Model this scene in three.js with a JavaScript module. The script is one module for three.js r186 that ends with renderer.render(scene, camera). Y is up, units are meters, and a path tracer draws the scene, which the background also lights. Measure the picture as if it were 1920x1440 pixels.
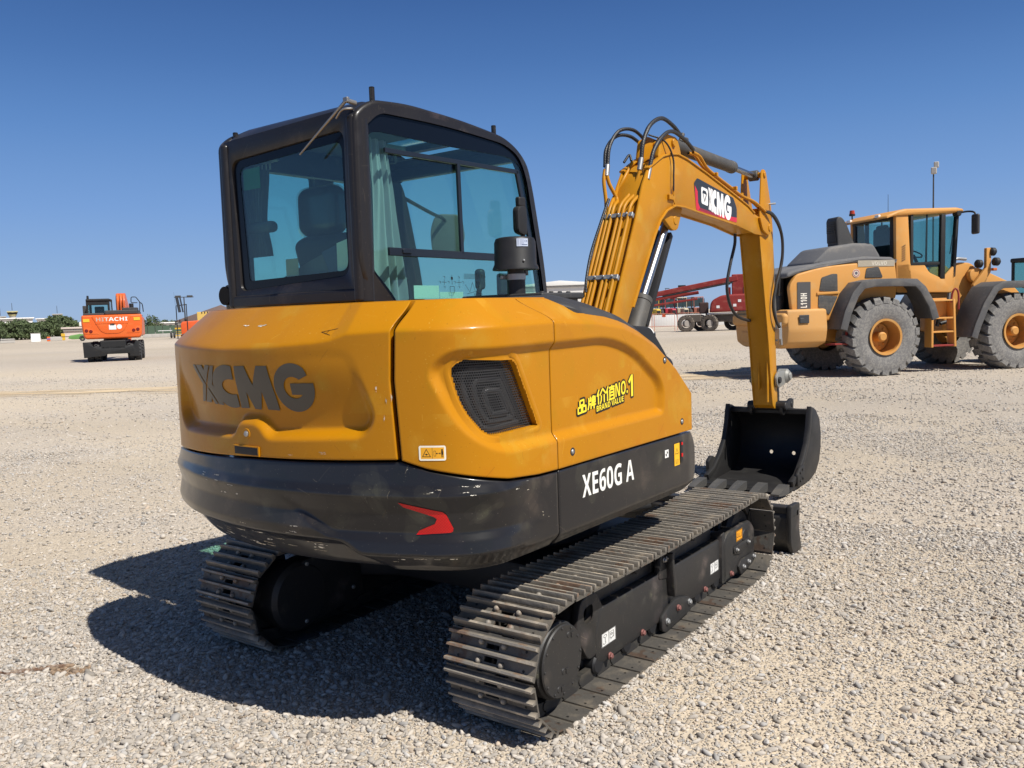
import * as THREE from 'three';
import { RoundedBoxGeometry } from 'three/addons/geometries/RoundedBoxGeometry.js';
import { mergeGeometries, mergeVertices, toCreasedNormals } from 'three/addons/utils/BufferGeometryUtils.js';
import { Brush, Evaluator, SUBTRACTION } from 'three-bvh-csg';

// ---------- camera, sky, sun, exposure ----------
const scene = new THREE.Scene();
const camera = new THREE.PerspectiveCamera(48.46, 4 / 3, 0.1, 2500);
camera.position.set(2.655, 1.585, 3.68);
camera.rotation.order = 'YXZ';
camera.rotation.set(-0.0825, 0.622, -0.0345);
const renderer = new THREE.WebGLRenderer({ antialias: true });
renderer.toneMapping = THREE.LinearToneMapping;
renderer.toneMappingExposure = 1.22;
renderer.shadowMap.enabled = true;
const sunDir = new THREE.Vector3(0.757, 1, 0.06).normalize();
{
  // clear dry-summer sky: pale at the horizon, deep blue overhead, a little brighter towards the sun
  const w = 512, h = 256, d = new Float32Array(w * h * 4);
  const stops = [[-90, .30, .36, .44], [-1, .36, .47, .62], [0, .365, .495, .70], [3, .285, .447, .715], [7, .197, .362, .69], [12, .118, .262, .575], [16, .075, .185, .455], [21, .044, .120, .338], [35, .041, .096, .25], [60, .042, .082, .185], [90, .042, .078, .168]];
  for (let j = 0; j < h; j++) for (let i = 0; i < w; i++) {
    const el = ((j + .5) / h - .5) * 180, az = ((i + .5) / w - .5) * 2 * Math.PI;
    let k = 0; while (k < stops.length - 2 && el > stops[k + 1][0]) k++;
    const a = stops[k], b = stops[k + 1], t = Math.min(1, Math.max(0, (el - a[0]) / (b[0] - a[0])));
    const e = el * Math.PI / 180, dx = Math.cos(e) * Math.cos(az), dy = Math.sin(e), dz = Math.cos(e) * Math.sin(az);
    const c = dx * sunDir.x + dy * sunDir.y + dz * sunDir.z, g = 1 - .04 * dx, au = .40 * Math.exp(-(1 - c) * 14);   // pale aureole round the sun, fading into the blue
    for (let q = 0; q < 3; q++) d[(j * w + i) * 4 + q] = (a[q + 1] + (b[q + 1] - a[q + 1]) * t) * g / 1.27 + au * [1, .93, .84][q];
    d[(j * w + i) * 4 + 3] = 1;
  }
  const t = new THREE.DataTexture(d, w, h, THREE.RGBAFormat, THREE.FloatType);
  t.mapping = THREE.EquirectangularReflectionMapping; t.magFilter = t.minFilter = THREE.LinearFilter; t.needsUpdate = true;
  scene.background = t; scene.environment = t;
}
const sun = new THREE.DirectionalLight(new THREE.Color(1, .955, .885), 5);
sun.position.copy(sunDir).multiplyScalar(60); sun.castShadow = true;
sun.shadow.camera.left = sun.shadow.camera.bottom = -45; sun.shadow.camera.right = sun.shadow.camera.top = 45; sun.shadow.camera.far = 160; sun.shadow.mapSize.set(4096, 4096);
scene.add(sun); scene.add(sun.target);

// ---------- small toolbox ----------
const V = (x, y, z) => new THREE.Vector3(x, y, z), PI = Math.PI, sin = Math.sin, cos = Math.cos;
function rngOf(a) { return () => { a |= 0; a = a + 0x6D2B79F5 | 0; let t = Math.imul(a ^ a >>> 15, 1 | a); t = t + Math.imul(t ^ t >>> 7, 61 | t) ^ t; return ((t ^ t >>> 14) >>> 0) / 4294967296; }; }
const rnd = rngOf(77);
const hash2 = (x, y) => { let h = Math.imul(x, 374761393) + Math.imul(y, 668265263) | 0; h = Math.imul(h ^ h >>> 13, 1274126177); return ((h ^ h >>> 16) >>> 0) / 4294967296; };
const lerp = (a, b, t) => a + (b - a) * t, clamp = (x, a = 0, b = 1) => Math.min(b, Math.max(a, x)), sst = (a, b, x) => { const t = clamp((x - a) / (b - a)); return t * t * (3 - 2 * t); };
function vnoise(x, y, per = 0) {
  const xi = Math.floor(x), yi = Math.floor(y), fx = x - xi, fy = y - yi, u = fx * fx * (3 - 2 * fx), v = fy * fy * (3 - 2 * fy), m = q => per ? ((q % per) + per) % per : q;
  return lerp(lerp(hash2(m(xi), m(yi)), hash2(m(xi + 1), m(yi)), u), lerp(hash2(m(xi), m(yi + 1)), hash2(m(xi + 1), m(yi + 1)), u), v);
}
const fbm = (x, y, o = 4, per = 0) => { let s = 0, a = .5, f = 1; for (let i = 0; i < o; i++) { s += a * vnoise(x * f + i * 17, y * f + i * 31, per ? per * f : 0); a *= .5; f *= 2; } return s / (1 - Math.pow(.5, o)); };
const pw = (tab, x) => { if (x <= tab[0][0]) return tab[0][1]; for (let i = 1; i < tab.length; i++) if (x <= tab[i][0]) return lerp(tab[i - 1][1], tab[i][1], (x - tab[i - 1][0]) / (tab[i][0] - tab[i - 1][0])); return tab[tab.length - 1][1]; };
const C = (r, g, b) => new THREE.Color().setRGB(r, g, b);
function dataTex(n, fn, srgb, rep = 1) {
  const d = new Uint8Array(n * n * 4);
  for (let j = 0; j < n; j++) for (let i = 0; i < n; i++) { const c = fn(i / n, j / n, i, j), o = (j * n + i) * 4; if (typeof c === 'number') d[o] = d[o + 1] = d[o + 2] = clamp(c) * 255; else { d[o] = clamp(c[0]) * 255; d[o + 1] = clamp(c[1]) * 255; d[o + 2] = clamp(c[2]) * 255; } d[o + 3] = 255; }
  const t = new THREE.DataTexture(d, n, n); t.wrapS = t.wrapT = THREE.RepeatWrapping; t.magFilter = THREE.LinearFilter; t.minFilter = THREE.LinearMipmapLinearFilter; t.generateMipmaps = true;
  if (srgb) t.colorSpace = THREE.SRGBColorSpace; t.repeat.set(rep, rep); t.needsUpdate = true; return t;
}
function canvasTex(w, h, draw, srgb = true) {
  const c = document.createElement('canvas'); c.width = w; c.height = h; draw(c.getContext('2d'), w, h);
  const t = new THREE.CanvasTexture(c); if (srgb) t.colorSpace = THREE.SRGBColorSpace; t.magFilter = THREE.LinearFilter; return t;
}
// geometry ready to merge: no index, uv in metres by the face's main axis unless kept
function prep(g) {
  const keep = g.userData.keepUV, o = g.index ? g.toNonIndexed() : g;
  for (const k of Object.keys(o.attributes)) if (!['position', 'normal', 'uv', 'color'].includes(k)) o.deleteAttribute(k);
  if (!o.attributes.normal) o.computeVertexNormals();
  if (!keep) {
    const p = o.attributes.position, uv = new Float32Array(p.count * 2), a = V(), b = V(), c = V(), e = V();
    for (let i = 0; i < p.count; i += 3) {
      a.fromBufferAttribute(p, i); b.fromBufferAttribute(p, i + 1); c.fromBufferAttribute(p, i + 2);
      e.copy(b).sub(a).cross(c.clone().sub(a)); const ax = Math.abs(e.x), ay = Math.abs(e.y), az = Math.abs(e.z);
      [a, b, c].forEach((q, k) => { const t = (i + k) * 2; if (ax >= ay && ax >= az) { uv[t] = q.z; uv[t + 1] = q.y; } else if (ay >= az) { uv[t] = q.x; uv[t + 1] = q.z; } else { uv[t] = q.x; uv[t + 1] = q.y; } });
    }
    o.setAttribute('uv', new THREE.BufferAttribute(uv, 2));
  }
  return o;
}
function geo(list) { const a = [].concat(list).map(prep); return a.length === 1 ? a[0] : mergeGeometries(a); }
function part(parent, name, list, mat) { const m = new THREE.Mesh(geo(list), mat); m.name = name; m.castShadow = m.receiveShadow = true; parent.add(m); return m; }
const used = {};
function numbered(n) { const k = used[n] = (used[n] ?? -1) + 1; return k ? n + '_' + String(k).padStart(3, '0') : n; }
function tag(o, label, category, group, kind) { if (label) o.userData.label = label; if (category) o.userData.category = category; if (group) o.userData.group = group; if (kind) o.userData.kind = kind; return o; }
function thing(name, label, category, pos = [0, 0, 0], turn = 0, group) { const g = new THREE.Group(); g.name = numbered(name); g.position.set(...pos); g.rotation.y = turn; scene.add(g); return tag(g, label, category, group); }
function sub(parent, name, pos = [0, 0, 0]) { const g = new THREE.Group(); g.name = name; g.position.set(...pos); parent.add(g); return g; }
const mv = (g, x, y, z) => g.translate(x, y, z);
const box = (w, h, d, x = 0, y = 0, z = 0) => new THREE.BoxGeometry(w, h, d).translate(x, y, z);
const rbox = (w, h, d, r, x = 0, y = 0, z = 0, s = 2) => new RoundedBoxGeometry(w, h, d, s, Math.min(r, w / 2.01, h / 2.01, d / 2.01)).translate(x, y, z);
function cyl(a, b, r, r2 = r, n = 16, open = false) {
  const A = a.isVector3 ? a : V(...a), B = b.isVector3 ? b : V(...b), d = B.clone().sub(A), g = new THREE.CylinderGeometry(r2, r, d.length(), n, 1, open);
  g.applyQuaternion(new THREE.Quaternion().setFromUnitVectors(V(0, 1, 0), d.normalize())); return g.translate((A.x + B.x) / 2, (A.y + B.y) / 2, (A.z + B.z) / 2);
}
// a drum with chamfered rims
function drum(a, b, r, ch = .006, n = 32) {
  const A = V(...a), B = V(...b), d = B.clone().sub(A), L = d.length(), g = new THREE.LatheGeometry([[0, 0], [r - ch, 0], [r, ch], [r, L - ch], [r - ch, L], [0, L]].map(p => new THREE.Vector2(...p)), n);
  const o = toCreasedNormals(g, .6); o.applyQuaternion(new THREE.Quaternion().setFromUnitVectors(V(0, 1, 0), d.normalize())); return o.translate(A.x, A.y, A.z);
}
const tube = (pts, r, seg = 24, n = 8, tens = .5) => new THREE.TubeGeometry(new THREE.CatmullRomCurve3(pts.map(p => p.isVector3 ? p : V(...p)), false, 'catmullrom', tens), seg, r, n);
function poly(pts, holes = []) { const s = new THREE.Shape(pts.map(p => new THREE.Vector2(...p))); for (const h of holes) s.holes.push(new THREE.Path(h.map(p => new THREE.Vector2(...p)))); return s; }
function ext(shape, depth, bev = 0, seg = 2) { return new THREE.ExtrudeGeometry(shape, { depth: depth - 2 * bev, bevelEnabled: bev > 0, bevelThickness: bev, bevelSize: bev, bevelOffset: -bev, bevelSegments: seg, curveSegments: 12 }).translate(0, 0, bev); }
// outline given as (z, y) pairs, thickness from x0 to x1
function side(pts, x0, x1, bev = 0, holes = [], seg = 2) { const f = a => a.map(p => [-p[0], p[1]]); return toCreasedNormals(ext(poly(f(pts), holes.map(f)), x1 - x0, bev, seg).rotateY(PI / 2).translate(x0, 0, 0), .55); }
// outline given as (x, y), thickness from z0 to z1
function face(pts, z0, z1, bev = 0, holes = [], seg = 2) { return toCreasedNormals(ext(poly(pts, holes), z1 - z0, bev, seg).translate(0, 0, z0), .55); }
// outline given as (x, z), thickness from y0 to y1
function flat(pts, y0, y1, bev = 0, holes = []) { const f = a => a.map(p => [p[0], -p[1]]); return toCreasedNormals(ext(poly(f(pts), holes.map(f)), y1 - y0, bev).rotateX(-PI / 2).translate(0, y0, 0), .55); }
// round the corners of a polygon
function rc(pts, r, n = 5) {
  const out = [], m = pts.length;
  for (let i = 0; i < m; i++) {
    const p = new THREE.Vector2(...pts[i]), a = new THREE.Vector2(...pts[(i + m - 1) % m]).sub(p), b = new THREE.Vector2(...pts[(i + 1) % m]).sub(p), R = Array.isArray(r) ? r[i % r.length] : r;
    const k = Math.min(R, a.length() * .49, b.length() * .49); if (k < 1e-4) { out.push(pts[i]); continue; }
    a.setLength(k); b.setLength(k);
    for (let j = 0; j <= n; j++) { const t = j / n, u = (1 - t) * (1 - t), w = t * t; out.push([p.x + a.x * u + b.x * w, p.y + a.y * u + b.y * w]); }
  }
  return out;
}
// a sheet over (u, v) in [0,1]^2; rim > 0 folds its border inwards with fold(u, v, depth)
function sheet(nu, nv, fn, rim = 0) {
  const pos = [], idx = [], uv = [], ring = rim ? 2 : 0, W = nu + 1 + 2 * ring;
  for (let j = -ring; j <= nv + ring; j++) for (let i = -ring; i <= nu + ring; i++) {
    const u = clamp(i, 0, nu) / nu, v = clamp(j, 0, nv) / nv, o = Math.max(-i, i - nu, -j, j - nv, 0), p = fn(u, v, o === 0 ? 0 : o === 1 ? rim * .12 : rim);
    pos.push(p.x, p.y, p.z); uv.push(u, v);
  }
  for (let j = 0; j < nv + 2 * ring; j++) for (let i = 0; i < nu + 2 * ring; i++) { const a = j * W + i; idx.push(a, a + 1, a + W + 1, a, a + W + 1, a + W); }
  const g = new THREE.BufferGeometry(); g.setAttribute('position', new THREE.Float32BufferAttribute(pos, 3)); g.setAttribute('uv', new THREE.Float32BufferAttribute(uv, 2)); g.setIndex(idx); g.computeVertexNormals(); return g;
}
const keepUV = g => { g.userData.keepUV = true; return g; };
const std = o => new THREE.MeshStandardMaterial(o), phys = o => new THREE.MeshPhysicalMaterial(o);
// signed distance to a polygon, positive inside
function polySD(pts, x, y) {
  let d = 1e9, ins = false;
  for (let i = 0, j = pts.length - 1; i < pts.length; j = i++) {
    const [xi, yi] = pts[i], [xj, yj] = pts[j], ex = xj - xi, ey = yj - yi, t = clamp(((x - xi) * ex + (y - yi) * ey) / (ex * ex + ey * ey)), dx = x - xi - ex * t, dy = y - yi - ey * t; d = Math.min(d, dx * dx + dy * dy);
    if ((yi > y) !== (yj > y) && x < (xj - xi) * (y - yi) / (yj - yi) + xi) ins = !ins;
  }
  return (ins ? 1 : -1) * Math.sqrt(d);
}
// ---------- materials ----------
const paintRough = (base, amp, n = 512) => dataTex(n, (u, v) => base + amp * (fbm(u * 8, v * 8, 5, 8) - .5) * 2 + (hash2(u * n * 3 | 0, v * n * 3 | 0) > .985 ? .12 : 0), false, 1);
const speckle = (c, n, amt, dust, seed = 0) => dataTex(n, (u, v, i, j) => {
  const d = fbm(u * 6 + seed, v * 6, 5, 6), e = fbm(u * 40, v * 40 + seed, 3, 40), s = hash2(i + seed, j) > 1 - amt ? 1 : 0, k = dust * clamp(sst(.45, .8, d) * .7 + sst(.62, .85, e) * .5 + s);
  return [lerp(c[0], .74, k), lerp(c[1], .68, k), lerp(c[2], .58, k)];
}, true, .8);
const M = {};
// painted steel that has stood in a yard: dust film in specks and smears, hair scratches
function yardPaint(rgb, seed, dust) {
  const t = canvasTex(1024, 1024, (c, w) => {
    const r = rngOf(seed), q = rgb.map(x => Math.round(x * 255)); c.fillStyle = `rgb(${q})`; c.fillRect(0, 0, w, w);
    for (let i = 0; i < 70; i++) { const x = r() * w, y = r() * w, k = 20 + r() * 90; c.fillStyle = `rgba(${r() > .5 ? '205,185,150' : q.map(v => Math.round(v * .86))},${.015 + .03 * r() * dust})`; for (let j = 0; j < 9; j++) { c.beginPath(); c.ellipse(x + (r() - .5) * k, y + (r() - .5) * k, k * (.2 + .5 * r()), k * (.1 + .3 * r()), r() * 3, 0, 7); c.fill(); } }
    for (let i = 0; i < 2600; i++) { c.fillStyle = `rgba(${r() > .3 ? '222,205,175' : '70,50,30'},${.10 + .25 * r() * dust})`; const k = .4 + r() * 1.3; c.beginPath(); c.ellipse(r() * w, r() * w, k, k * .8, 0, 0, 7); c.fill(); }
    for (let i = 0; i < 60; i++) { c.strokeStyle = `rgba(${r() > .4 ? '230,205,160' : '90,60,25'},${.12 + .22 * r()})`; c.lineWidth = .7 + r(); const x = r() * w, y = r() * w, a = r() * 6.28, l = 8 + r() * 60; c.beginPath(); c.moveTo(x, y); c.quadraticCurveTo(x + cos(a) * l * .5 + (r() - .5) * 10, y + sin(a) * l * .5 + (r() - .5) * 10, x + cos(a) * l, y + sin(a) * l); c.stroke(); }
  });
  t.wrapS = t.wrapT = THREE.RepeatWrapping; t.repeat.set(.8, .8); return t;
}
M.yellow = phys({ map: yardPaint([.70, .468, .03], 3, 1), roughness: 1, specularIntensity: .3, roughnessMap: paintRough(.42, .07), clearcoat: .24, clearcoatRoughness: .14, metalness: 0 });
M.armYellow = phys({ map: yardPaint([.715, .485, .085], 9, 1.2), roughness: 1, specularIntensity: .3, roughnessMap: paintRough(.5, .1), clearcoat: .2, clearcoatRoughness: .35 });
M.dark = phys({ map: yardPaint([.128, .126, .13], 5, .8), roughness: 1, specularIntensity: .4, roughnessMap: paintRough(.36, .08), clearcoat: .5, clearcoatRoughness: .1 });
M.cab = phys({ map: yardPaint([.142, .132, .135], 15, .9), roughness: 1, specularIntensity: .5, roughnessMap: paintRough(.4, .1), clearcoat: .22, clearcoatRoughness: .22 });
M.frame = std({ map: yardPaint([.155, .153, .15], 25, 1.3), roughness: 1, roughnessMap: paintRough(.52, .1) });
M.bucket = std({ map: speckle([.118, .116, .115], 512, .008, .08, 26), roughness: 1, roughnessMap: paintRough(.55, .1) });
M.plastic = std({ map: speckle([.19, .19, .195], 512, .01, .12, 35), roughness: .62, bumpMap: dataTex(256, (u, v, i, j) => hash2(i, j), false, 6), bumpScale: .0002 });
M.black = std({ color: C(.012, .012, .013), roughness: .6 });
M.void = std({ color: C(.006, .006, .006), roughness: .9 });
M.boltShade = std({ color: C(.02, .02, .021), roughness: .75 });
M.hose = std({ color: C(.022, .022, .023), roughness: .5, bumpMap: dataTex(64, (u, v) => .5 + .5 * sin(u * 2 * PI * 8 + v * 2 * PI * 8), false, 8), bumpScale: .0006 });
M.chrome = std({ color: C(.36, .37, .38), metalness: 1, roughness: .34 });
M.zinc = std({ color: C(.42, .42, .41), metalness: .8, roughness: .5 });
M.barrel = std({ map: speckle([.27, .265, .255], 512, .02, .2, 45), roughness: .6 });
// worn track steel: dark mill scale, rubbed bright on the ribs, rust and dry clay in patches
M.shoe = std({
  map: dataTex(1024, (u, v, i, j) => {
    const a = fbm(u * 10, v * 10, 5, 10), b = fbm(u * 34 + 5, v * 34, 4, 34), r = fbm(u * 7 + 3, v * 7 + 8, 4, 7), s = hash2(i, j);
    let c = [.54, .515, .475]; const clay = sst(.45, .68, a) * .55 + sst(.52, .75, b) * .35, rust = sst(.57, .72, r) * sst(.4, .62, b);
    c = c.map((x, q) => lerp(x, [.76, .70, .61][q], clay)); c = c.map((x, q) => lerp(x, [.43, .255, .155][q], rust * .45)); return c.map(x => x * (.9 + .2 * s));
  }, true, 1.1), roughness: .62, metalness: .1, bumpMap: dataTex(512, (u, v) => fbm(u * 30, v * 30, 4, 30), false, 2), bumpScale: .0012, vertexColors: true
});
M.shoeInner = std({ map: dataTex(512, (u, v) => { const a = fbm(u * 12, v * 12, 5, 12), k = sst(.4, .75, a) * .5; return [lerp(.2, .42, k), lerp(.195, .385, k), lerp(.185, .33, k)]; }, true, 1.5), roughness: .6, metalness: .15 });
M.glass = phys({ color: C(.715, .895, .85), transmission: 1, thickness: 0, roughness: .015, ior: 1.5, specularIntensity: 1, side: THREE.DoubleSide });
M.frit = phys({ color: C(.004, .006, .011), roughness: .2, specularIntensity: .45 });
M.redRef = std({ map: dataTex(128, (u, v) => { const k = (Math.abs((u * 16 + v * 16) % 1 - .5) < .09 || Math.abs((u * 16 - v * 16 + 32) % 1 - .5) < .09) ? .82 : 1; return [.80 * k, .06 * k, .075 * k]; }, true, 6), roughness: .25 });
M.white = std({ color: C(.78, .78, .77), roughness: .45 });
M.redBolt = std({ color: C(.27, .115, .10), roughness: .5, metalness: .4 });
M.curtain = std({ color: C(.44, .40, .46), roughness: .95, side: THREE.DoubleSide });
M.curtainDark = std({ color: C(.10, .115, .13), roughness: .95, side: THREE.DoubleSide });
M.seat = std({ color: C(.03, .03, .034), roughness: .7 });
M.wrap = phys({ color: C(.92, .92, .9), transmission: 1, thickness: 0, roughness: .12 });
M.cast = std({ map: speckle([.56, .56, .54], 256, .03, .2, 55), roughness: .5, metalness: .3 });
M.paper = std({ color: C(.66, .72, .68), roughness: .7 });
// ---------- the small yellow tracked excavator ----------
const EX = thing('tracked_excavator', 'small yellow and black tracked excavator with folded arm, nearest on the gravel', 'excavator');
const T = -1.5 * PI / 180;                                  // slewed a little to the right of its tracks
const HOUSE = part => { part.rotation.y = T; return part; };
// plan of the house: tail radius 1.65 m, flat sides at 0.93 m; s runs along it from the middle of the tail
const BW = .93, BR = 1.65, BF = .3, bC = BW - BF, bZ = Math.sqrt((BR - BF) ** 2 - bC * bC), bA = Math.atan2(bC, bZ), bL1 = BR * bA, bL2 = bL1 + (PI / 2 - bA) * BF;
function plan(s, off = 0) {
  const g = Math.sign(s) || 1, a = Math.abs(s); let x, z, nx, nz;
  if (a < bL1) { const t = a / BR; nx = sin(t); nz = cos(t); x = BR * nx; z = BR * nz; } else if (a < bL2) { const t = bA + (a - bL1) / BF; nx = sin(t); nz = cos(t); x = bC + BF * nx; z = bZ + BF * nz; } else { nx = 1; nz = 0; x = BW; z = bZ - (a - bL2); }
  return [g * (x + nx * off), z + nz * off];
}
const bp = (s, y, off = 0) => { const [x, z] = plan(s, off); return V(x, y, z); };
const RIDGE = [[-3, 1.5], [-.75, 1.497], [-.14, 1.482], [.15, 1.488], [.36, 1.5], [.43, 1.508], [.5, 1.529], [.66, 1.535], [.9, 1.534], [1.39, 1.542], [1.7, 1.528], [1.93, 1.5], [2.1, 1.45], [2.247, 1.39], [2.419, 1.285], [2.575, 1.16]];
const TOPY = [[-3, 1.64], [1.50, 1.642], [1.592, 1.604], [1.682, 1.575], [1.833, 1.561], [2.009, 1.524], [2.133, 1.478], [2.247, 1.426], [2.385, 1.354], [2.474, 1.299], [2.529, 1.25], [2.575, 1.19]];
const SEAM = [[-3, 1.0], [-1.2, 1.0], [-.9, 1.03], [-.67, 1.046], [.02, 1.074], [.34, 1.08], [.68, 1.088], [.78, 1.056], [.93, 1.026], [1.08, .998], [1.26, .983], [1.4, .98], [3, .98]];
const chamfer = (s, y) => { const r = pw(RIDGE, s), d = y - r; return d > 0 ? -(d * d / (d + .012)) * 1.18 : 0; };
const REC_REAR = rc([[-.66, 1.475], [.2, 1.462], [.42, 1.482], [.51, 1.47], [.55, 1.36], [.592, 1.235], [.55, 1.172], [.11, 1.152], [.062, 1.208], [-.062, 1.208], [-.1, 1.15], [-.6, 1.142], [-.70, 1.2]], [.04, .1, .06, .04, .06, .05, .06, .03, .05, .05, .03, .06, .05], 4);
const REC_SIDE = rc([[.79, 1.40], [.87, 1.462], [1.40, 1.466], [1.80, 1.47], [2.02, 1.41], [2.24, 1.27], [2.28, 1.21], [2.272, 1.10], [1.05, 1.098], [.90, 1.19]], [.05, .06, .1, .12, .14, .08, .05, .03, .1, .1], 5);
const GR = rc([[.861, 1.405], [.922, 1.442], [1.172, 1.427], [1.312, 1.158], [1.0, 1.150], [.902, 1.266]], [.03, .03, .03, .02, .06, .06], 5);
const offRear = (s, y) => { const d = polySD(REC_REAR, s, y); return chamfer(s, y) - .042 * sst(-.012, .034, d) * lerp(.06, 1, sst(1.44, 1.19, y)); };
const offSide = (s, y) => chamfer(s, y) - .026 * sst(-.012, .03, polySD(REC_SIDE, s, y));
const house = HOUSE(sub(EX, 'house_frame'));
{ // bare machine deck and engine bay behind the panels
  const pts = []; for (let i = 0; i <= 40; i++) { const s = lerp(-2.5, 2.5, i / 40), [x, z] = plan(s, -.09); pts.push([x, z]); }
  part(house, 'deck', flat(pts, .70, .78, .01), M.frame);
  const q = []; for (let i = 0; i <= 36; i++) { const s = lerp(-1.2, 1.9, i / 36), [x, z] = plan(s, -.22); q.push([x, z]); } q.push([.1, plan(1.9)[1]], [.1, 1.08]);
  part(house, 'engine_bay', flat(q, .78, 1.60, .01), M.black);
  part(house, 'swing_bearing', drum([0, .42, 0], [0, .71, 0], .46, .02, 40), M.black);
  const top = []; for (let i = 0; i <= 40; i++) { const s = lerp(-1.2, 1.5, i / 40), [x, z] = plan(s, chamfer(s, 1.642) - .004); top.push([x, z]); } top.push([.08, plan(1.5)[1]], [.08, 1.075], [-.81, 1.075]);
  part(house, 'hood_top', flat(top, 1.60, 1.6445, .004), M.yellow);
}
function bodyPanel(parent, name, s0, s1, nu, nv, off, mat, y0f, y1f, filter) {
  let g = sheet(nu, nv, (u, v, o) => { const s = lerp(typeof s0 === 'function' ? s0(v) : s0, typeof s1 === 'function' ? s1(v) : s1, u), y = lerp(y0f(s), y1f(s), v); return bp(s, y, off(s, y) - o); }, .035);
  if (filter) { const P = g.attributes.position, keep = [], idx = g.index.array, SY = filter(P, nu, nv); for (let i = 0; i < idx.length; i += 3) if (!(SY[idx[i]] && SY[idx[i + 1]] && SY[idx[i + 2]])) keep.push(idx[i], idx[i + 1], idx[i + 2]); g.setIndex(keep); }
  return part(parent, name, g, mat);
}
const gap = .004;
// yellow tail cover with the scooped rear face
const tailCover = HOUSE(bodyPanel(EX, 'rear_cover', -1.19, v => .66 + .015 * Math.abs(v - .5) * 2 + .035 * sst(.8, 1, v) - gap, 260, 84, offRear, M.yellow, s => pw(SEAM, s) + gap, s => pw(TOPY, s)));
// yellow engine door with the perforated screen
const sFront = v => 1.392 - .10 * sst(.86, 1, v);
const door = HOUSE(bodyPanel(EX, 'engine_door', v => .674 + .015 * Math.abs(v - .5) * 2 + .035 * sst(.8, 1, v), v => sFront(v) - gap, 110, 96, offSide, M.yellow, s => pw(SEAM, s) + gap, s => pw(TOPY, s), (P, nu, nv) => {
  const W = nu + 5, r = new Uint8Array(P.count);
  for (let k = 0; k < P.count; k++) { const i = clamp(k % W - 2, 0, nu) / nu, j = clamp((k / W | 0) - 2, 0, nv) / nv, s = lerp(.674 + .015 * Math.abs(j - .5) * 2 + .035 * sst(.8, 1, j), sFront(j) - gap, i), y = lerp(pw(SEAM, s) + gap, pw(TOPY, s), j); r[k] = polySD(GR, s, y) > .004 ? 1 : 0; } return r;
}));
{ // folded lip round the screen opening
  const n = GR.length, pos = [], idx = [], cxy = [1.08, 1.29];
  const rows = [[-.024, -.0275], [-.016, -.0248], [-.004, -.024], [.004, -.027], [.007, -.035], [.007, -.09]];
  for (const [ins, o] of rows) for (let i = 0; i < n; i++) { const a = GR[(i + n - 1) % n], b = GR[(i + 1) % n]; let tx = b[0] - a[0], ty = b[1] - a[1]; const l = Math.hypot(tx, ty) || 1; const nx = ty / l, ny = -tx / l; let s = GR[i][0], y = GR[i][1]; const inw = Math.sign((cxy[0] - s) * nx + (cxy[1] - y) * ny) || 1; s += nx * inw * ins; y += ny * inw * ins; const p = bp(s, y, offSide(s, y) + .0265 + o); pos.push(p.x, p.y, p.z); }
  for (let r = 0; r < rows.length - 1; r++) for (let i = 0; i < n; i++) { const a = r * n + i, b = r * n + (i + 1) % n; idx.push(a, b, b + n, a, b + n, a + n); }
  const g = new THREE.BufferGeometry(); g.setAttribute('position', new THREE.Float32BufferAttribute(pos, 3)); g.setIndex(idx); g.computeVertexNormals();
  part(door, 'screen_lip', g, M.yellow);
  // screen: thin sheet with real openings in its mask, over the fan duct
  const holes = dataTex(256, (u, v) => { const rows = 8, y = v * rows, odd = Math.floor(y) & 1, x = u * 8 + odd * .5, fx = x - Math.floor(x) - .5, fy = y - Math.floor(y) - .5; return (Math.max(Math.abs(fx) * 1.02, Math.abs(fx) * .5 + Math.abs(fy) * .9) < .36) ? 0 : 1; }, false, 1);
  const S = new THREE.ShapeGeometry(poly(GR), 1), P = S.attributes.position;
  // finer triangles so that the sheet follows the corner
  const bb = [.84, 1.33, 1.135, 1.455], nu = 34, nv = 22, p2 = [], id2 = [], uv2 = [], inn = [];
  for (let j = 0; j <= nv; j++) for (let i = 0; i <= nu; i++) { const s = lerp(bb[0], bb[1], i / nu), y = lerp(bb[2], bb[3], j / nv), p = bp(s, y, -.05); p2.push(p.x, p.y, p.z); uv2.push(s / .085, y / .074); inn.push(polySD(GR, s, y) > -.018); }
  for (let j = 0; j < nv; j++) for (let i = 0; i < nu; i++) { const a = j * (nu + 1) + i; if (inn[a] || inn[a + 1] || inn[a + nu + 1] || inn[a + nu + 2]) id2.push(a, a + 1, a + nu + 2, a, a + nu + 2, a + nu + 1); }
  const g2 = new THREE.BufferGeometry(); g2.setAttribute('position', new THREE.Float32BufferAttribute(p2, 3)); g2.setAttribute('uv', new THREE.Float32BufferAttribute(uv2, 2)); g2.setIndex(id2); g2.computeVertexNormals();
  part(door, 'perforated_screen', keepUV(g2), std({ color: C(.035, .035, .036), roughness: .5, metalness: .2, alphaMap: holes, alphaTest: .5, side: THREE.DoubleSide }));
  // ribbed duct behind it
  const ducts = []; for (let k = 0; k < 4; k++) { const q = GR.map(([s, y]) => [lerp(1.12, s, 1 - k * .23), lerp(1.255, y, 1 - k * .23)]); const c = new THREE.CatmullRomCurve3(q.map(([s, y]) => bp(s, y, -.10 + .006 * k)), true); ducts.push(new THREE.TubeGeometry(c, 60, .014, 6, true)); }
  part(door, 'fan_duct', ducts, std({ color: C(.06, .06, .06), roughness: .5 }));
  const bk = sheet(16, 12, (u, v) => bp(lerp(.82, 1.35, u), lerp(1.11, 1.48, v), -.125)); part(door, 'duct_back', bk, M.void);
}
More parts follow.
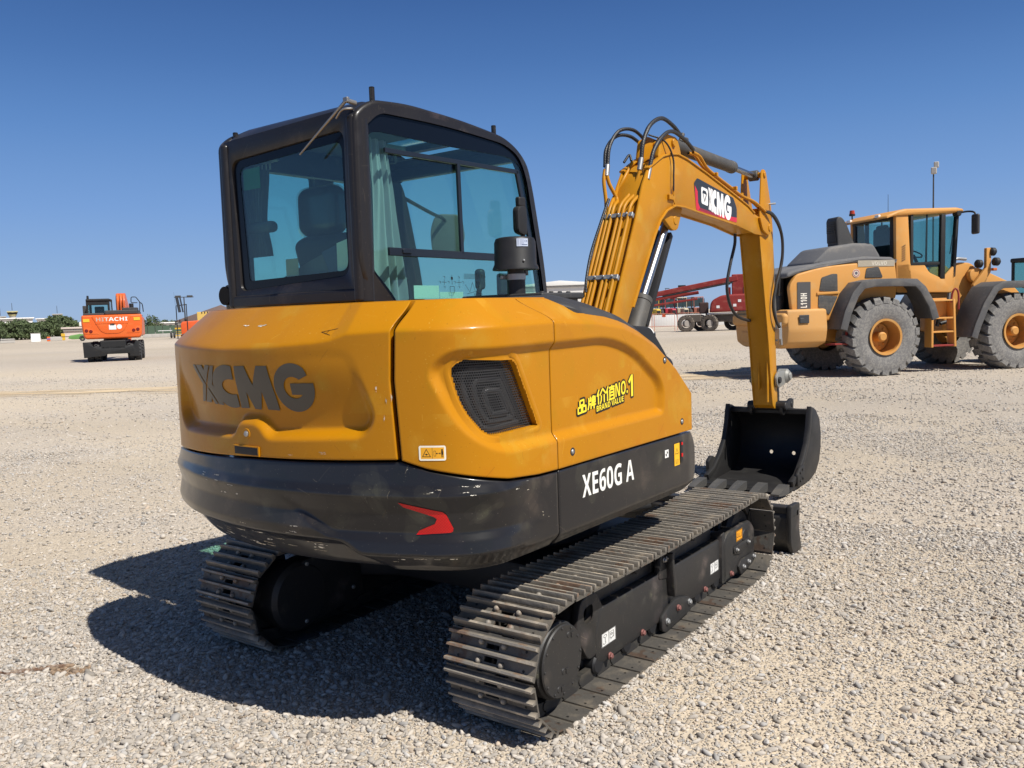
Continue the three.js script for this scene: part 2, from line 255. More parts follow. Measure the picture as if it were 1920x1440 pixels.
// yellow front side panel, cut along the black cover
const sideEnd = y => y > 1.05 ? 2.572 : 2.577;
const sidePanel = HOUSE(bodyPanel(EX, 'side_panel', v => sFront(v) + gap, 2.573, 140, 90, offSide, M.yellow, s => pw(SEAM, s) + gap, s => pw(TOPY, s) - .003));
for (const [s, y] of [[2.295, 1.344], [2.464, 1.037], [1.494, 1.036]]) { const a = bp(s, y, -.012), b = bp(s, y, .008); part(sidePanel, 'bolt', [drum(a.toArray(), bp(s, y, .004).toArray(), .011, .004, 12)], M.zinc); part(sidePanel, 'bolt_shade_ring', [drum(a.toArray(), bp(s, y, .0014).toArray(), .0165, .0008, 20)], M.boltShade); }  // near-black disc under each bolt head: shade of its recess, painted as colour
// counterweight
const CW = [[.66, -.075], [.70, -.045], [.755, .018], [.80, .006], [.83, -.008], [.90, .0], [.965, .022], [1.0, .008], [1.1, -.012]], CWL = [[.66, -.12], [.70, -.085], [.775, -.028], [.80, .012], [.83, .018], [.90, .006], [.965, .022], [1.0, .008], [1.1, -.012]];
const offCW = (s, y) => { const t = sst(.425, .475, s + (.78 - y) * 1.6 * -1), c = sst(.95, 1.3, s); return lerp(lerp(pw(CWL, y), pw(CW, y), t), .0 - .06 * sst(.74, .66, y) , c) + .012 * sst(.1, .0, Math.abs(s - .75)) * sst(.88, .83, y) * 0; };
const cw = HOUSE(bodyPanel(EX, 'counterweight', -1.25, 1.386 - gap, 240, 56, offCW, M.dark, s => .683, s => pw(SEAM, s) - gap * 1.6));
{ const pts = []; for (let i = 0; i <= 40; i++) { const s = lerp(-1.25, 1.38, i / 40), [x, z] = plan(s, -.13); pts.push([x, z]); } part(cw, 'underside', flat(pts, .685, .70, .003), M.dark); }
// left rear corner panels under the cab
HOUSE(bodyPanel(EX, 'cab_side_skirt', -2.6, -1.255, 30, 12, () => 0, M.dark, () => .70, () => .99));
// right dark skirt
const skirt = HOUSE(bodyPanel(EX, 'skirt_panel', 1.386 + gap, v => 2.625 - .05 * Math.pow(Math.abs(v - .45) * 2, 3), 90, 30, (s, y) => -.03 * sst(.735, .685, y) - .012 * sst(2.52, 2.64, s), M.dark, s => .69 + .035 * sst(2.45, 2.64, s) ** 2, s => .976));
// black moulded cover over the tank and valves
{
  const z2s = z => bL2 + bZ - z;
  const g = sheet(64, 20, (u, v, o) => {
    const s = lerp(1.46, 2.62, u), yo = pw([...TOPY, [2.62, 1.13]], s), [x0, z] = plan(s, -.008), rise = pw([[1.46, .012], [1.54, .03], [1.69, .095], [2.2, .09], [2.32, .07], [2.5, .055], [2.62, .05]], s), w = sst(0, .32, v), x = lerp(x0 - .035 - .10 * sst(1.62, 1.5, s), .36, v);
    const cap = pw([[-.92, 1.29], [-.75, 1.418], [-.63, 1.503], [-.47, 1.575], [-.34, 1.608], [-.2, 1.64], [0, 1.676], [.2, 1.688], [.34, 1.675], [.56, 1.66], [.8, 1.652]], z); const y = Math.min(yo + rise * Math.pow(clamp(v / .45), .55), Math.max(cap, yo)) - o; return V(x, y - (v > .7 ? (v - .7) * .1 : 0), z - .10 * sst(.2, 1, v) * sst(1.9, 2.5, s));
  }, .05);
  const cover = HOUSE(part(EX, 'tank_cover', g, M.plastic));
  part(cover, 'rear_strip', [rbox(.46, .03, .34, .01, .40, 1.656, .40), ...[...Array(4)].map((_, i) => drum([.58, 1.668, .50 - i * .07], [.58, 1.678, .50 - i * .07], .011, .003, 10))], M.plastic);
  part(cover, 'front_wall', [side(rc([[-.27, .72], [-.27, 1.10], [-.14, 1.36], [.02, 1.50], [.3, 1.52], [.5, .75]], .03), .30, .86, .01)], M.black);
  const hz = -.20; part(cover, 'headlight', [drum([.80, 1.33, -.12], [.80, 1.29, -.22], .055, .01, 20)], M.black);
}
// ---------- print, stickers and scuffs that follow the panels ----------
function decal(parent, name, s0, s1, y0, y1, off, lift, tex, o = {}, run) {
  const nu = Math.max(4, Math.round((s1 - s0) / .008)), nv = Math.max(3, Math.round((y1 - y0) / .008));
  const g = keepUV(sheet(nu, nv, (u, v) => { const s = run ? pw(run, u) : lerp(s0, s1, u), y = lerp(y0, y1, v); return bp(s, y, off(s, y) + lift); }));
  return part(parent, name, g, std({ map: tex, transparent: true, alphaTest: .35, roughness: .4, ...o }));
}
function logoLetters(c, X, Y, k, fill, cut) {          // the maker's letters, drawn in the units of a 765 x 320 box
  const q = (...a) => { c.beginPath(); for (let i = 0; i < a.length; i += 2) c[i ? 'lineTo' : 'moveTo'](X + a[i] * k, Y + a[i + 1] * k); c.closePath(); c.fill(); };
  c.fillStyle = fill; q(0, 22, 66, 24, 160, 305, 96, 302); q(147, 24, 88, 22, 8, 292, 72, 296);
  const ring = (x, y, rx, ry, ix, iy, irx, iry) => { c.beginPath(); c.ellipse(X + x * k, Y + y * k, rx * k, ry * k, 0, 0, 2 * PI); c.ellipse(X + ix * k, Y + iy * k, irx * k, iry * k, 0, 0, 2 * PI, true); c.fill('evenodd'); };
  c.save(); c.beginPath(); c.rect(X + 110 * k, Y, 148 * k, 320 * k); c.clip(); ring(222, 166, 104, 150, 236, 168, 56, 54); c.restore();
  q(268, 312, 280, 22, 348, 20, 384, 150, 424, 18, 486, 18, 516, 316, 446, 313, 430, 192, 404, 316, 364, 313, 330, 196, 326, 311);
  c.save(); c.beginPath(); c.moveTo(X + 640 * k, Y + 130 * k); for (const [x, y] of [[735, 78], [700, -10], [480, -10], [480, 330], [780, 330], [780, 130]]) c.lineTo(X + x * k, Y + y * k); c.closePath(); c.clip(); ring(640, 160, 127, 160, 640, 160, 62, 72); c.restore();
  q(622, 132, 765, 130, 762, 205, 622, 206);
  c.globalCompositeOperation = 'destination-out'; c.lineWidth = 7 * k; c.beginPath(); c.moveTo(X + 20 * k, Y + 15 * k); c.lineTo(X + 122 * k, Y + 310 * k); c.moveTo(X + 122 * k, Y + 15 * k); c.lineTo(X + 28 * k, Y + 305 * k); c.stroke(); c.globalCompositeOperation = 'source-over';
  if (cut) { c.globalCompositeOperation = 'destination-over'; c.globalCompositeOperation = 'source-over'; }
}
decal(tailCover, 'lettering', -.432, .347, 1.245, 1.437, offRear, .003, canvasTex(1024, 448, (c, w, h) => logoLetters(c, 6, 10, 1.32, '#4a463f')), { roughness: .35 }, [[0, -.440], [.155, -.262], [.34, -.090], [.66, .146], [.985, .338], [1, .347]]);
decal(tailCover, 'pen_mark', .37, .445, 1.526, 1.558, offRear, .0016, canvasTex(256, 128, c => { c.strokeStyle = '#171310'; c.lineWidth = 5; c.lineCap = 'round'; c.beginPath(); c.moveTo(250, 20); c.lineTo(10, 64); c.lineTo(170, 108); c.moveTo(120, 46); c.lineTo(96, 92); c.stroke(); }));
function scuffs(seed, n, long) { const r = rngOf(seed); return canvasTex(512, 256, c => { for (let i = 0; i < n; i++) { const x = 20 + r() * 470, y = 20 + r() * 210, k = 2 + r() * 7; c.fillStyle = c.strokeStyle = ['#d8d2c4', '#c9c0ac', '#e6e1d4', '#a89f8c'][r() * 4 | 0]; c.lineWidth = 2 + r() * 4; c.beginPath(); c.moveTo(x, y); let a = x, b = y; for (let q = 0; q < 5; q++) { a += (r() - .4) * long; b += (r() - .5) * long * .4; c.lineTo(a, b); } c.stroke(); for (let q = 0; q < 7; q++) { c.beginPath(); c.ellipse(x + (r() - .5) * 40, y + (r() - .5) * 12, k * r() + .8, k * r() * .7 + .6, r() * 3, 0, 7); c.fill(); } } }); }
for (const [s0, s1, y0, y1, n, l, sd] of [[-.36, .02, .95, .99, 7, 26, 1], [-.2, -.02, .86, .95, 4, 14, 2], [.55, .62, .975, 1.0, 1, 6, 3], [.66, .72, 1.04, 1.062, 2, 10, 4], [.72, .98, .955, 1.0, 8, 22, 5], [.98, 1.2, .93, .985, 3, 12, 6], [1.26, 1.345, .80, .88, 3, 14, 7], [-.45, .38, .70, .79, 22, 16, 8], [.62, .95, .715, .765, 6, 14, 9], [-.15, .3, .80, .84, 5, 12, 10]]) decal(cw, 'paint_chips', s0, s1, y0, y1, offCW, .0018, scuffs(sd * 31, n, l), { roughness: .8 });
for (const [s0, s1, y0, y1, n, l, sd] of [[.18, .5, 1.09, 1.13, 3, 18, 21], [-.4, .1, 1.52, 1.6, 3, 20, 22], [.6, .665, 1.14, 1.5, 4, 10, 23]]) decal(tailCover, 'paint_chips', s0, s1, y0, y1, offRear, .0018, scuffs(sd * 17, n, l), { roughness: .8 });
{ // rear handle recess, lock, warning stickers
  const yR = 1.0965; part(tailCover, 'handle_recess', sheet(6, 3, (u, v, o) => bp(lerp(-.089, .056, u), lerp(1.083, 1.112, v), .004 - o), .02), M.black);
  part(tailCover, 'recess_trim', [sheet(6, 2, (u, v, o) => bp(lerp(-.094, .064, u), lerp(1.1125, 1.117, v), .006 - o), .01), sheet(2, 4, (u, v, o) => bp(lerp(.0575, .064, u), lerp(1.08, 1.1125, v), .006 - o), .01)], M.yellow);
  const a = bp(-.008, 1.163, -.01), b = bp(-.008, 1.163, .004), c2 = bp(-.008, 1.163, .009); part(tailCover, 'lock_seat', [drum(a.toArray(), bp(-.008, 1.163, .0025).toArray(), .021, .002, 24)], M.yellow); part(tailCover, 'lock', [drum(a.toArray(), c2.toArray(), .0115, .004, 16)], M.zinc);
  const warn = canvasTex(512, 256, (c, w, h) => {
    c.fillStyle = '#efe9d6'; c.beginPath(); c.roundRect(4, 4, w - 8, h - 8, 34); c.fill(); c.fillStyle = '#e9a722'; c.fillRect(38, 34, w - 76, h - 68); c.strokeStyle = c.fillStyle = '#1c1810'; c.lineWidth = 6; c.beginPath(); c.moveTo(256, 36); c.lineTo(256, h - 36); c.stroke();
    c.lineWidth = 11; c.beginPath(); c.moveTo(146, 64); c.lineTo(72, 186); c.lineTo(220, 186); c.closePath(); c.stroke(); c.beginPath(); c.arc(146, 150, 15, 0, 7); c.fill(); c.fillRect(112, 146, 68, 8);
    c.lineWidth = 6; c.strokeRect(286, 92, 34, 84); c.beginPath(); c.moveTo(332, 134); c.lineTo(404, 134); c.stroke(); for (const x of [340, 396]) { c.beginPath(); c.arc(x, 134, 13, 0, 7); c.fill(); } c.beginPath(); c.arc(438, 78, 17, 0, 7); c.fill(); c.fillRect(420, 96, 38, 58); c.fillRect(424, 150, 12, 48); c.fillRect(444, 150, 12, 48);
  });
  decal(door, 'warning_label', .751, .848, 1.088, 1.142, offSide, .0016, warn);
  const brand = canvasTex(1024, 384, (c, w, h) => {
    c.save(); c.transform(1, -.115, 0, 1, 0, 96); c.lineJoin = 'round';
    const strokes = [ // four characters as strokes in 100 x 100 boxes
      [[[28, 8, 72, 8, 72, 42, 28, 42, 28, 8]], [[6, 54, 44, 54, 44, 94, 6, 94, 6, 54]], [[56, 54, 94, 54, 94, 94, 56, 94, 56, 54]]],
      [[[18, 8, 18, 60, 6, 96]], [[38, 4, 38, 34]], [[18, 34, 46, 34]], [[18, 58, 42, 58, 42, 96]], [[74, 2, 66, 14]], [[56, 14, 92, 14, 92, 52, 56, 52, 56, 14]], [[56, 33, 92, 33]], [[74, 14, 74, 40, 54, 62]], [[50, 70, 98, 70]], [[78, 58, 78, 100]]],
      [[[26, 4, 4, 44]], [[18, 30, 18, 98]], [[64, 4, 34, 44]], [[64, 4, 98, 42]], [[50, 46, 48, 78, 36, 98]], [[80, 44, 80, 98]]],
      [[[26, 4, 4, 44]], [[18, 30, 18, 98]], [[36, 16, 98, 16]], [[68, 2, 66, 30]], [[44, 30, 90, 30, 90, 92]], [[44, 30, 44, 92]], [[44, 50, 90, 50]], [[44, 70, 90, 70]], [[32, 94, 99, 94]]]];
    const draw = (col, lw) => { c.strokeStyle = col; c.lineWidth = lw; strokes.forEach((ch, k) => { const X = 30 + k * 156, S = k < 2 ? 1.42 : 1.62, Y = k < 2 ? 92 : 52; for (const [st] of ch) { c.beginPath(); for (let i = 0; i < st.length; i += 2) c[i ? 'lineTo' : 'moveTo'](X + st[i] * S * .98, Y + st[i + 1] * S); c.stroke(); } }); };
    const word = (t, x, y, size, col, lw, sx = 1) => { c.save(); c.translate(x, y); c.scale(sx, 1); c.font = 'bold ' + size + 'px sans-serif'; if (lw) { c.strokeStyle = col; c.lineWidth = lw; c.strokeText(t, 0, 0); } else { c.fillStyle = col; c.fillText(t, 0, 0); } c.restore(); };
    draw('#17140e', 60); for (const [t, x, y, s, k] of [['NO.', 655, 205, 205, .66], ['1', 895, 262, 340, .72], ['BRAND VALUE', 330, 280, 84, .86]]) word(t, x, y, s, '#17140e', 38, k);
    draw('#f4dc2e', 20); for (const [t, x, y, s, k] of [['NO.', 655, 205, 205, .66], ['1', 895, 262, 340, .72], ['BRAND VALUE', 330, 280, 84, .86]]) word(t, x, y, s, '#f4dc2e', 0, k);
    c.restore();
  });
  decal(sidePanel, 'lettering', 1.563, 2.048, 1.148, 1.30, offSide, .0016, brand);
  decal(skirt, 'lettering', 1.553, 1.985, .835, .935, () => 0, .0016, canvasTex(1024, 256, (c, w, h) => { c.fillStyle = '#e9e8e2'; c.font = 'bold 250px sans-serif'; const t = 'XE60G A', m = c.measureText(t).width; c.save(); c.scale(1000 / m, 1.3); c.fillText(t, 6, 187); c.restore(); }));
  decal(skirt, 'lift_label', 2.275, 2.315, .885, .925, () => 0, .0016, canvasTex(128, 128, c => { c.fillStyle = '#e6e6e2'; c.fillRect(4, 4, 120, 120); c.fillStyle = '#15151a'; c.beginPath(); c.moveTo(64, 64); c.arc(64, 64, 40, -PI / 2, 0); c.fill(); c.beginPath(); c.moveTo(64, 64); c.arc(64, 64, 40, PI / 2, PI); c.fill(); }));
  decal(skirt, 'yellow_label', 2.372, 2.43, .832, .94, () => 0, .0016, canvasTex(128, 256, c => { c.fillStyle = '#eeb51a'; c.fillRect(2, 2, 124, 252); c.strokeStyle = '#3a2d08'; c.lineWidth = 4; for (let i = 0; i < 4; i++) { c.beginPath(); c.moveTo(22, 190 + i * 14); c.lineTo(104, 190 + i * 14); c.stroke(); } c.lineWidth = 7; c.beginPath(); c.moveTo(64, 60); c.lineTo(30, 120); c.lineTo(98, 120); c.closePath(); c.stroke(); }));
  part(skirt, 'latch_slot', sheet(2, 6, (u, v, o) => bp(lerp(2.438, 2.462, u), lerp(.84, .945, v), .003 - o), .01), M.black);
  part(skirt, 'latch', [sheet(2, 2, (u, v, o) => bp(lerp(2.443, 2.457, u), lerp(.925, .938, v), .0065 - o), .006)], M.redRef); part(skirt, 'latch', [sheet(2, 2, (u, v, o) => bp(lerp(2.443, 2.457, u), lerp(.868, .885, v), .0065 - o), .006)], M.redRef);
  // red reflector, bent round the corner
  const RF = [[.673, .944], [.828, .909], [.84, .898], [.862, .85], [.860, .838], [.852, .834], [.728, .827], [.74, .842], [.797, .866], [.806, .884], [.795, .892], [.69, .927]];
  const Sg = new THREE.ShapeGeometry(poly(RF)); let sp = Sg.toNonIndexed().attributes.position, tri = []; const rec = (a, b, c, d) => { if (!d) { tri.push(a, b, c); return; } const m = (p, q) => [(p[0] + q[0]) / 2, (p[1] + q[1]) / 2], ab = m(a, b), bc = m(b, c), ca = m(c, a); rec(a, ab, ca, d - 1); rec(ab, b, bc, d - 1); rec(ca, bc, c, d - 1); rec(ab, bc, ca, d - 1); };
  for (let i = 0; i < sp.count; i += 3) rec([sp.getX(i), sp.getY(i)], [sp.getX(i + 1), sp.getY(i + 1)], [sp.getX(i + 2), sp.getY(i + 2)], 4);
  const rp = [], ru = []; for (const [s, y] of tri) { const p = bp(s, y, offCW(s, y) + .003); rp.push(p.x, p.y, p.z); ru.push(s, y); } const rg = new THREE.BufferGeometry(); rg.setAttribute('position', new THREE.Float32BufferAttribute(rp, 3)); rg.setAttribute('uv', new THREE.Float32BufferAttribute(ru, 2)); rg.computeVertexNormals();
  part(cw, 'red_reflector', keepUV(rg), M.redRef);
}
// ---------- cab ----------
const cab = HOUSE(sub(EX, 'cab'));
{
  const X0 = -.93, X1 = .05, ZR = 1.06;
  const roofLine = [[1.069, 2.443], [1.02, 2.487], [.95, 2.522], [.75, 2.54], [.35, 2.526], [.03, 2.494], [-.09, 2.445], [-.17, 2.376], [-.213, 2.245], [-.257, 2.051], [-.299, 1.854], [-.32, 1.70], [-.42, 1.15], [-.42, .99], [1.02, .99], [1.0, 1.55], [1.02, 1.66], [1.062, 1.78], [1.072, 1.86]];
  const glassR = rc([[1.032, 2.405], [.93, 2.488], [.49, 2.496], [.03, 2.472], [-.10, 2.42], [-.165, 2.31], [-.21, 2.097], [-.278, 1.803], [-.34, 1.40], [.70, 1.40], [.915, 1.664], [1.03, 1.783], [1.05, 1.86]], [.02, .05, .3, .15, .06, .08, .3, .3, .02, .05, .05, .04, .04], 4);
  const frameR = rc(roofLine, [.03, .03, .05, .2, .2, .1, .06, .06, .1, .2, .2, .05, .1, .02, .02, .03, .03, .03, .05], 4);
  part(cab, 'side_frame', side(frameR, X1 - .055, X1, .018, [glassR], 3), M.cab);
  // left side: door and quarter window openings
  const q1 = rc([[.95, 2.36], [.49, 2.375], [.49, 1.72], [.95, 1.72]], .05), q2 = rc([[.40, 2.375], [.05, 2.375], [-.06, 2.33], [-.20, 1.75], [-.22, 1.30], [.40, 1.30]], .05);
  part(cab, 'side_frame', side(frameR, X0, X0 + .055, .018, [q1, q2], 3), M.cab);
  part(cab, 'side_window', [side(q1, X0 + .02, X0 + .025)], M.glass); part(cab, 'side_window', [side(q2, X0 + .02, X0 + .025)], M.glass);
  // rear wall
  const rw = rc([[X0 + .03, 1.66], [X1 - .03, 1.66], [X1 - .03, 2.48], [X0 + .03, 2.46]], .02), rwin = rc([[-.838, 2.362], [-.04, 2.392], [-.046, 1.775], [-.818, 1.738]], [.06, .05, .05, .04], 6);
  part(cab, 'rear_wall', [face(rw, ZR - .05, ZR - .002, .006, [rwin], 2), rbox(.90, .06, .05, .012, -.44, 1.685, 1.045), rbox(.05, .80, .045, .02, -.885, 2.05, 1.052), rbox(.05, .80, .045, .02, .012, 2.05, 1.052)], M.cab);
  const rclear = rc([[-.797, 2.328], [-.066, 2.353], [-.06, 1.795], [-.765, 1.782]], [.05, .05, .05, .02], 6);
  part(cab, 'rear_window', face(rclear, ZR - .022, ZR - .018), M.glass);
  part(cab, 'rear_window_seal', face(rwin, ZR - .026, ZR - .016, .002, [rclear], 1), M.frit);
  part(cab, 'base', [rbox(.86, .66, .06, .02, -.44, 1.33, 1.0), rbox(.94, .05, 1.44, .02, -.44, 1.0, .30)], M.cab);
  // corner pillars, big round
  part(cab, 'corner_pillar', [cyl([.008, 1.66, 1.02], [.008, 2.43, 1.016], .045, .045, 20)], M.cab); part(cab, 'corner_pillar', [cyl([-.888, 1.66, 1.02], [-.888, 2.43, 1.016], .045, .045, 20)], M.cab);
  // roof shell with hatch opening
  const roof = sheet(30, 26, (u, v, o) => { const x = lerp(X0 + .012, X1 - .012, u), z = lerp(1.045, -.15, v), e = Math.min(u, 1 - u) * (X1 - X0), f = Math.min(v * 1.2, (1 - v) * 1.2); const y = pw([[-.17, 2.40], [-.09, 2.455], [.03, 2.498], [.35, 2.532], [.75, 2.545], [.95, 2.527], [1.02, 2.492], [1.06, 2.45]], z) - .045 * Math.pow(clamp(1 - e / .09), 2.2) ; return V(x, y - o * .6, z); }, .03);
  { const P = roof.attributes.position, id = roof.index.array, k = []; for (let i = 0; i < id.length; i += 3) { const c = [0, 1, 2].map(q => id[i + q]); const x = c.reduce((a, b) => a + P.getX(b) / 3, 0), z = c.reduce((a, b) => a + P.getZ(b) / 3, 0), y = c.reduce((a, b) => a + P.getY(b) / 3, 0); if (!(x > -.70 && x < -.19 && z > -.02 && z < .40 && y > 2.42)) k.push(...c); } roof.setIndex(k); }
  part(cab, 'roof', roof, M.cab);
  const hz = [[-.74, -.05], [-.16, -.05], [-.16, .43], [-.74, .43]], hi = rc([[-.69, 0], [-.21, 0], [-.21, .38], [-.69, .38]], .04);
  part(cab, 'roof_hatch_frame', flat(rc(hz, .05), 2.512, 2.548, .006, [hi]), M.plastic); part(cab, 'roof_hatch_glass', flat(hi, 2.532, 2.536), M.glass);
  part(cab, 'hatch_latch', [rbox(.05, .04, .025, .006, -.45, 2.435, .35), rbox(.014, .05, .02, .004, -.47, 2.41, .35), rbox(.014, .05, .02, .004, -.43, 2.41, .35), rbox(.054, .012, .02, .004, -.45, 2.39, .35)], M.black);
  part(cab, 'headliner', flat([[X0 + .06, -.06], [X1 - .06, -.06], [X1 - .06, 1.0], [X0 + .06, 1.0]], 2.478, 2.486, 0, [rc([[-.72, -.02], [-.18, -.02], [-.18, .40], [-.72, .40]], .04)]), std({ color: C(.13, .135, .13), roughness: .9 }));
  // right glass: printed border, clear field, slider frames
  const clearR = rc([[.995, 2.372], [.93, 2.392], [.49, 2.387], [0, 2.397], [-.10, 2.37], [-.155, 2.28], [-.19, 2.10], [-.255, 1.80], [-.31, 1.43], [.70, 1.43], [.885, 1.69], [1.0, 1.80], [1.018, 1.87]], [.03, .04, .3, .1, .06, .08, .3, .3, .02, .05, .05, .05, .05], 4);
  part(cab, 'side_window_border', side(glassR, X1 - .018, X1 - .010, .001, [clearR], 1), M.frit);
  part(cab, 'side_window', side(clearR, X1 - .016, X1 - .012), M.glass);
  const bar = (z0, y0, z1, y1, w) => { const dz = z1 - z0, dy = y1 - y0, l = Math.hypot(dz, dy), nz = -dy / l * w / 2, ny = dz / l * w / 2; return side([[z0 + nz, y0 + ny], [z1 + nz, y1 + ny], [z1 - nz, y1 - ny], [z0 - nz, y0 - ny]], X1 - .009, X1 + .006, .002, [], 1); };
  part(cab, 'slider_frame', [bar(.905, 2.312, -.07, 2.324, .022), bar(.905, 1.875, -.20, 1.872, .036), bar(.414, 2.31, .408, 1.88, .022), bar(-.06, 2.33, -.19, 1.86, .026), rbox(.012, .02, .055, .004, X1 + .008, 1.878, .80)], std({ color: C(.012, .016, .024), roughness: .3 }));
  // front
  const fa = [[-.10, 2.43], [-.20, 2.05], [-.32, 1.55], [-.41, 1.05]];
  part(cab, 'windscreen', new THREE.PlaneGeometry(.86, 1.42).rotateX(.215).translate(-.44, 1.74, -.255), M.glass);
  part(cab, 'front_crossbar', [rbox(.9, .07, .06, .015, -.44, 2.42, -.11), rbox(.9, .06, .05, .01, -.44, 1.04, -.40), rbox(.9, .025, .03, .008, -.44, 1.62, -.30)], M.cab);
  // through the rear glass: seat, papers, curtains
  const seat = [rbox(.48, .14, .46, .05, -.44, 1.42, .42, 3), side(rc([[.55, 1.45], [.74, 2.0], [.80, 2.0], [.86, 1.96], [.72, 1.42]], .05), -.67, -.21, .035, [], 3), rbox(.10, .09, .38, .03, -.72, 1.62, .36), rbox(.10, .09, .38, .03, -.16, 1.62, .36)];
  part(cab, 'seat', seat, M.seat); const head = rbox(.29, .24, .12, .06, -.53, 2.115, .77, 4); part(cab, 'headrest', [head], M.seat); part(cab, 'headrest_wrap', [rbox(.305, .255, .135, .065, -.53, 2.113, .77, 3)], M.wrap);
  part(cab, 'paper', [rbox(.088, .08, .003, .001, -.457, 1.832, 1.03)], std({ color: C(.42, .42, .33), roughness: .8 }));
  part(cab, 'paper', [face([[-.15, 1.80], [-.075, 1.78], [-.073, 1.935], [-.148, 1.92]], 1.026, 1.029)], canvasMat(160, 256, c => { c.fillStyle = '#dfeee4'; c.fillRect(0, 0, 160, 256); }));
  part(cab, 'manual_board', [face([[-.62, 1.775], [-.15, 1.80], [-.15, 1.92], [-.36, 1.862]], .985, .995)], std({ color: C(.10, .10, .095), roughness: .5 }));
  part(cab, 'blue_folder', [face([[-.225, 1.80], [-.16, 1.80], [-.148, 1.92], [-.27, 1.89]], 1.0, 1.012)], std({ color: C(.05, .07, .14), roughness: .5 }));
  part(cab, 'green_tag', [rbox(.13, .10, .003, .001, -.725, 2.27, 1.028)], std({ color: C(.01, .14, .055), roughness: .6 }));
  const pleat = (name, fn, m) => part(cab, name, sheet(60, 40, (u, v) => fn(u, v)), m);
  pleat('curtain', (u, v) => { const w = lerp(.11, .26, Math.pow(v, 1.3)), zc = lerp(.865, .83, v), z = zc + (.5 - u) * w, ph = u * 19 + 1.4 * sin(u * 7 + v * 2.4), x = -.035 + (.012 + .014 * v) * sin(ph) + .006 * sin(u * 43 + v * 3) * (1 - v) + .012 * (fbm(u * 5, v * 4, 2) - .5); return V(x, lerp(2.375, 1.50, v), z); }, M.curtain);
  pleat('curtain', (u, v) => { const w = v < .62 ? lerp(.20, .11, sst(0, .62, v)) : lerp(.11, .17, sst(.62, 1, v)), x = -.80 + (u - .5) * w + .02 * v, z = .955 + .018 * sin(u * 44 + v * 2); return V(x, lerp(2.32, 1.905, v), z); }, M.curtainDark);
  part(cab, 'curtain_tie', [rbox(.24, .055, .06, .025, -.785, 2.045, .955, 3)], M.curtainDark);
  part(cab, 'curtain_rail', [tube([[-.88, 2.345, .3], [-.88, 2.345, .93], [-.84, 2.345, .965], [-.60, 2.352, .965]], .008, 30, 6), ...[...Array(8)].map((_, i) => cyl([-.88 + i * .03, 2.315, .96], [-.88 + i * .03, 2.35, .96], .005, .005, 6))], M.zinc);
  // levers, console, monitor
  part(cab, 'console', [rbox(.18, .28, .5, .04, -.12, 1.50, .35, 3), rbox(.18, .28, .5, .04, -.76, 1.50, .35, 3), tube([[-.10, 1.6, .14], [-.10, 1.72, .10], [-.11, 1.76, .08]], .014, 10, 8), rbox(.05, .11, .05, .02, -.11, 1.77, .08, 3), rbox(.04, .13, .14, .015, -.12, 1.74, -.16)], M.black);
  // stickers at the lower right glass
  const gl = X1 - .019;
  part(cab, 'paper', [rbox(.002, .062, .172, .001, gl, 1.697, .652)], M.paper); part(cab, 'paper', [rbox(.002, .032, .084, .001, gl, 1.682, .52)], M.paper); part(cab, 'paper', [rbox(.002, .032, .084, .001, gl, 1.682, .432)], M.paper);
  const diag = canvasTex(512, 256, c => {
    c.strokeStyle = c.fillStyle = '#14201f'; c.lineWidth = 3; for (let i = 0; i < 5; i++) { c.beginPath(); c.moveTo(270, 30 + i * 11); c.lineTo(430, 30 + i * 11); c.stroke(); } c.strokeRect(452, 30, 24, 26); c.beginPath(); c.moveTo(490, 58); c.lineTo(500, 32); c.lineTo(510, 58); c.closePath(); c.stroke();
    c.beginPath(); c.moveTo(280, 130); c.lineTo(330, 200); c.lineTo(360, 110); c.lineTo(390, 190); c.moveTo(300, 220); c.lineTo(500, 170); c.moveTo(400, 100); c.lineTo(440, 100); c.lineTo(450, 150); c.lineTo(405, 160); c.closePath(); c.moveTo(380, 230); c.ellipse(420, 226, 44, 18, 0, 0, 7); c.stroke();
    const cross = (x, y) => { c.beginPath(); c.moveTo(x - 26, y); c.lineTo(x + 26, y); c.moveTo(x, y - 26); c.lineTo(x, y + 26); c.stroke(); for (const [a, b] of [[-44, 0], [44, 0], [0, -46], [0, 46]]) { c.beginPath(); c.moveTo(x + a - 9, y + b - 10); c.lineTo(x + a + 9, y + b - 4); c.lineTo(x + a + 2, y + b + 11); c.stroke(); } };
    cross(62, 110); cross(215, 110); c.strokeRect(120, 150, 44, 60); c.beginPath(); c.moveTo(142, 40); c.lineTo(142, 130); c.stroke(); c.fillRect(132, 60, 20, 26);
  });
  { const g = keepUV(new THREE.PlaneGeometry(.36, .13)); g.rotateY(PI / 2).translate(X1 - .0095, 1.735, .40); part(cab, 'control_diagram', g, std({ map: diag, transparent: true, alphaTest: .3, roughness: .4 })); }
  // outside fittings
  part(cab, 'wiper', [cyl([.035, 2.492, 1.10], [-.262, 2.31, 1.112], .0075, .004, 8), drum([.04, 2.488, 1.05], [.037, 2.492, 1.105], .010, .003, 14), rbox(.028, .022, .016, .004, .036, 2.494, 1.10), tube([[.05, 2.46, 1.08], [.02, 2.455, 1.11], [-.03, 2.43, 1.10]], .005, 10, 6)], std({ color: C(.30, .29, .27), metalness: .7, roughness: .4 }));
  for (const [x, z, h] of [[.015, .93, 2.53], [.0, .06, 2.50], [-.87, 1.0, 2.46], [-.87, .1, 2.50]]) part(cab, 'roof_stud', [cyl([x, h - .02, z], [x, h + .05, z], .0125, .0125, 12), drum([x, h + .045, z], [x, h + .052, z], .0125, .002, 12)], M.cab);
